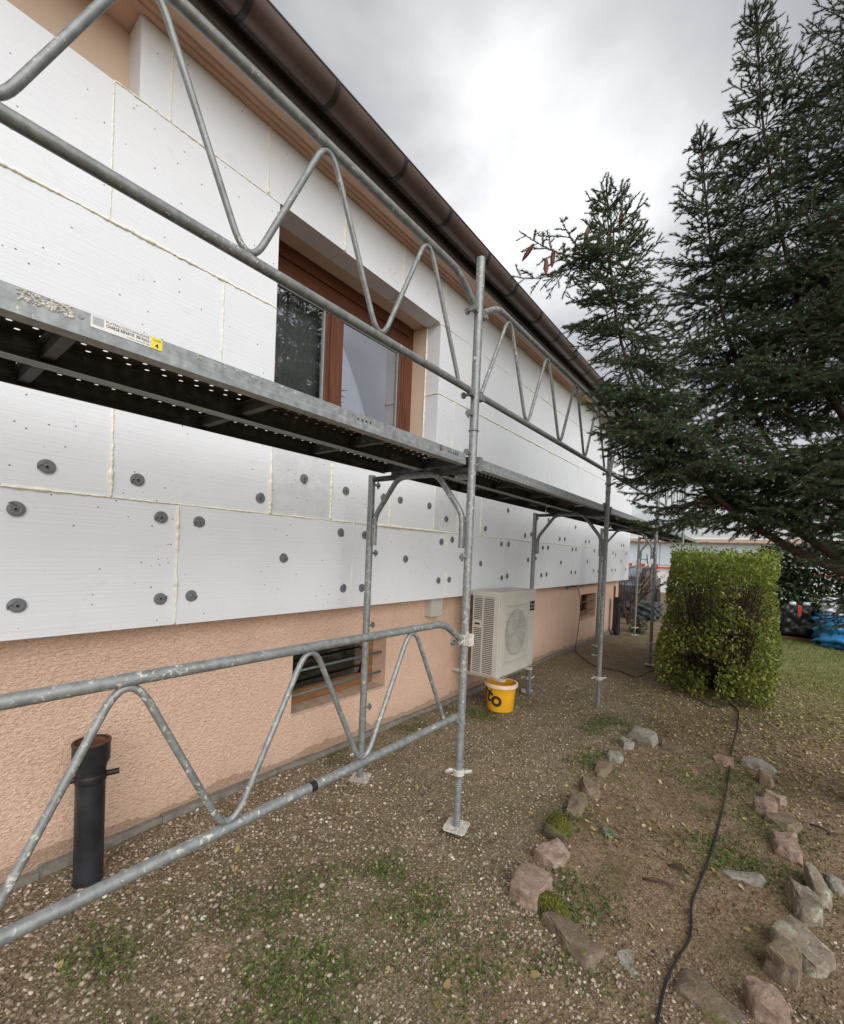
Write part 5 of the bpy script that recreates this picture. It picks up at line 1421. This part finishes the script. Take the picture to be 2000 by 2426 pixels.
hedge('hedge', 'clipped green and yellow hedge with bare brown twigs beside the path', 1.32, 2.44, 5.55, 8.3, .03, 1.58, 46000, 'hedge_leaf', .028, 41, holes=.3, stems=300, topmat='hedge_top_leaf')
hedge('laurel_hedge', 'dark evergreen hedge behind the covered pallets', 2.0, 8.0, 13.2, 14.4, 0, 1.95, 22000, 'laurel_leaf', .085, 43, stems=30, bulge=.15)
hedge('corner_shrub', 'small green shrub at the far corner of the house', .12, .42, 9.7, 10.1, .0, .38, 500, 'laurel_leaf', .03, 45, stems=12, cat='shrub', bulge=.05)
# bare shrub
def bare_shrub(x, y, h, label):
    t = thing('bare_shrub', label, 'shrub', (x, y, 0)); r_ = random.Random(9); mb = MB()
    def grow(p, d_, l, rad, lev):
        q = p + d_ * l; mid = p + d_ * l * .5 + Vector((r_.uniform(-1, 1), r_.uniform(-1, 1), r_.uniform(-.5, .5))) * l * .08
        mb.tube([p, mid, q], [rad, rad * .8, rad * .6], 5, cap=False)
        if lev == 0: return
        for _ in range(3 if lev > 1 else 2):
            nd = (d_ + Vector((r_.uniform(-.75, .75), r_.uniform(-.75, .75), r_.uniform(-.25, .6)))).normalized()
            grow(p + d_ * l * r_.uniform(.55, 1.0), nd, l * r_.uniform(.6, .85), rad * .6, lev - 1)
    for k in range(5):
        a = k * 1.26; grow(Vector((x, y, 0)), Vector((math.cos(a) * .35, math.sin(a) * .35, 1)).normalized(), h * .4, .028, 4)
    mb.obj('branches', 'twig_brown', t)
bare_shrub(-.15, 10.9, 1.5, 'leafless shrub with brown branches beyond the far house corner')

# ------------------------------------------------------------------ things behind
def wrapped(name, label, cat, x0, x1, y0, y1, z0, z1, mat, seed, amp=.02, top=None):
    """bulky film-wrapped bundle with folds"""
    t = thing(name, label, cat, ((x0 + x1) / 2, (y0 + y1) / 2, 0)); r_ = np.random.default_rng(seed)
    bm = bmesh.new(); bmesh.ops.create_cube(bm, size=1)
    bmesh.ops.bevel(bm, geom=list(bm.edges), offset=.09, segments=3, affect='EDGES')
    bmesh.ops.subdivide_edges(bm, edges=[e_ for e_ in bm.edges if e_.calc_length() > .2], cuts=14, use_grid_fill=True)
    ph = r_.uniform(0, 6, 6)
    for v in bm.verts:
        c = v.co.copy(); n_ = c.normalized()
        f = 1.6 * abs(math.sin(6 * (c.x + c.y) + 9 * c.z + ph[0])) - 1.0 * abs(math.sin(11 * c.z - 7 * c.x + ph[1])) + .5 * math.sin(19 * (c.y - c.x) + 5 * c.z + ph[2])
        c += n_ * amp * .5 * f / max(.3, z1 - z0)
        v.co = Vector(((x0 + x1) / 2 + c.x * (x1 - x0), (y0 + y1) / 2 + c.y * (y1 - y0), (z0 + z1) / 2 + c.z * (z1 - z0)))
    me = bpy.data.meshes.new('wrapping'); bm.to_mesh(me); bm.free(); me.materials.append(MAT[mat]); me.polygons.foreach_set('use_smooth', [True] * len(me.polygons))
    put('wrapping', me, t); return t
bk_ = wrapped('wrapped_pallet', 'pallet load wrapped in black film with a red strap on top', 'pallet load', 2.60, 3.10, 11.8, 12.4, .06, .68, 'black_film', 3, .045)
mb = MB(); mb.box((2.84, 11.775, .50), (2.90, 11.79, .69)); mb.box((2.84, 11.775, .69), (2.90, 12.1, .70)); mb.obj('strap', 'red_plastic', bk_)
mb = MB()
for k in range(3): mb.box((2.58, 11.76 + k * .26, 0), (3.14, 11.88 + k * .26, .055))
mb.obj('pallet_board', 'crate_wood', bk_)
for x, z, lb in ((2.76, .70, 'small white roll lying on the black wrapped load, left'), (2.98, .71, 'white packet lying on the black wrapped load, right')):
    mb = MB(); mb.tube([(x - .045, 11.9, z + .03), (x + .045, 11.93, z + .035)], [.04, .038], 12); tag(mb.obj('tape_roll', 'white_film', smooth=True), lb, 'packet')
for k, wd in enumerate(('lowest', 'second from the bottom', 'middle one', 'second from the top', 'topmost')):
    sk = wrapped('cement_sack', 'white paper sack, ' + wd + ' of the stack left of the black load', 'sack', 2.30 + .006 * (k % 2), 2.575 - .008 * (k % 3), 11.78 + .012 * (k % 2), 12.28, k * .098, k * .098 + .094, 'white_film', 50 + k, .004)
    sk['group'] = 'white sacks stacked by the black load'
    if k == 2:
        mb = MB(); mb.box((2.35, 11.762, k * .098 + .03), (2.50, 11.775, k * .098 + .06)); mb.obj('printed_band', 'blue_film', sk)
wb = wrapped('blue_tarp_bundle', 'bundle under crumpled blue film at the right edge', 'bundle', 3.2, 4.6, 11.0, 12.1, 0, .60, 'blue_film', 8, .09)
wrapped('white_film_bundle', 'pale plastic-wrapped packs stacked on the blue bundle', 'bundle', 3.24, 3.75, 11.3, 11.9, .60, .90, 'white_film', 9, .06)
# dark tarp heap and car bonnet by the far end
wrapped('tarp_heap', 'low heap under dark grey tarpaulin past the house corner', 'tarp heap', -.55, .18, 12.1, 12.9, 0, .42, 'tarp_grey', 12, .06)
car = thing('parked_car', 'dark parked car seen past the far corner of the house', 'car', (-1.3, 14.6, 0))
mb = MB()
prof = [(-1.0, .28), (-1.02, .62), (-.95, .80), (-.35, .90), (.15, 1.28), (1.2, 1.32), (1.75, .98), (2.2, .92), (2.25, .45), (2.2, .28)]
n = len(prof); XA, XB = -2.1, -.42
mb.add([(XA, 14.0 + a, z) for a, z in prof] + [(XB, 14.0 + a, z) for a, z in prof], [(i, (i + 1) % n, (i + 1) % n + n, i + n) for i in range(n)] + [tuple(range(n))[::-1], tuple(range(n, 2 * n))])
mb.obj('body', 'car_paint', car, smooth=False)
mb = MB(); mb.add([(XA + .1, 13.70, .935), (XB - .1, 13.70, .935), (XB - .16, 14.12, 1.265), (XA + .16, 14.12, 1.265)], [(0, 1, 2, 3)]); mb.obj('windscreen', 'car_window', car)
for yy in (13.55, 15.6):
    for xx in (XA + .02, XB - .02):
        mb = MB(); mb.tube([(xx - .09, yy, .31), (xx + .09, yy, .31)], .31, 20); mb.obj('wheel', 'black_rubber', car, smooth=True, auto=40)
# neighbouring house with long pale sheet facade
nh = thing('neighbour_house', 'white neighbouring building with pale blue panels in the distance', 'building', (-2, 24, 0))
mb = MB(); mb.box((-8, 24, 0), (6, 32, 2.45)); mb.obj('wall', 'paint_white', nh)
mb = MB(); mb.box((-8.2, 23.6, 2.451), (6.2, 32.2, 2.60)); mb.obj('eave', 'terracotta', nh)
mb = MB(); mb.box((-8.1, 23.7, 2.602), (6.1, 32.1, 2.68)); mb.obj('roof', 'paint_white', nh)
for k in range(9):
    mb = MB(); mb.box((-7.8 + k * 1.5, 23.94, 1.35), (-6.36 + k * 1.5, 23.995, 2.35)); mb.obj('panel', 'panel_blue', nh)
mb = MB(); mb.box((-8, 23.90, 1.16), (6, 23.93, 1.24)); mb.obj('red_rail', 'red_plastic', nh)
wl_ = thing('garden_wall', 'white rendered garden wall past the far corner', 'wall', (-2.2, 17.5, 0))
mb = MB(); mb.box((-6, 17.4, 0), (-.75, 17.6, 1.12)); mb.obj('wall', 'paint_white', wl_)
mb = MB(); mb.box((-6.05, 17.36, 1.121), (-.70, 17.64, 1.17)); mb.obj('coping', 'cement', wl_)
ps = MB(); ps.box((-1.02, 16.9, 0), (-.88, 17.05, 1.25)); tag(ps.obj('dark_post', 'tarp_grey'), 'dark square post in front of the white garden wall', 'post')
# red and white barrier with lattice stand
br_ = thing('barrier', 'red and white barrier board on a dark stand by the garden wall', 'barrier', (-.9, 16.4, 0))
for k in range(6):
    mb = MB(); mb.box((-1.75 + k * .2, 16.38, 1.22), (-1.552 + k * .2, 16.41, 1.40)); mb.obj('board', 'red_plastic' if k % 2 else 'paint_white', br_)
mb = MB()
for s in (-1, 1):
    mb.tube([(-1.0 + s * .30, 16.43, 0), (-1.0 + s * .08, 16.43, 1.72)], .018, 6)
for z in (.5, .9, 1.3, 1.55): mb.tube([(-1.0 - .30 + z * .128, 16.43, z), (-1.0 + .30 - z * .128, 16.43, z)], .014, 6)
mb.obj('stand', 'tarp_grey', br_)
# wooden crate behind the hedge edge
cr_ = thing('wooden_box', 'brown wooden box with a white lid beside the hedge', 'box', (1.35, 7.55, 0))
for k in range(3):
    mb = MB(); mb.box((1.14, 7.35, .01 + k * .165), (1.56, 7.37, .165 + k * .165)); mb.obj('plank', 'crate_wood', cr_)
    mb = MB(); mb.box((1.12, 7.35, .01 + k * .165), (1.1398, 7.77, .165 + k * .165)); mb.obj('plank', 'crate_wood', cr_)
mb = MB(); mb.box((1.10, 7.33, .507), (1.58, 7.79, .53)); mb.obj('lid', 'paint_white', cr_)
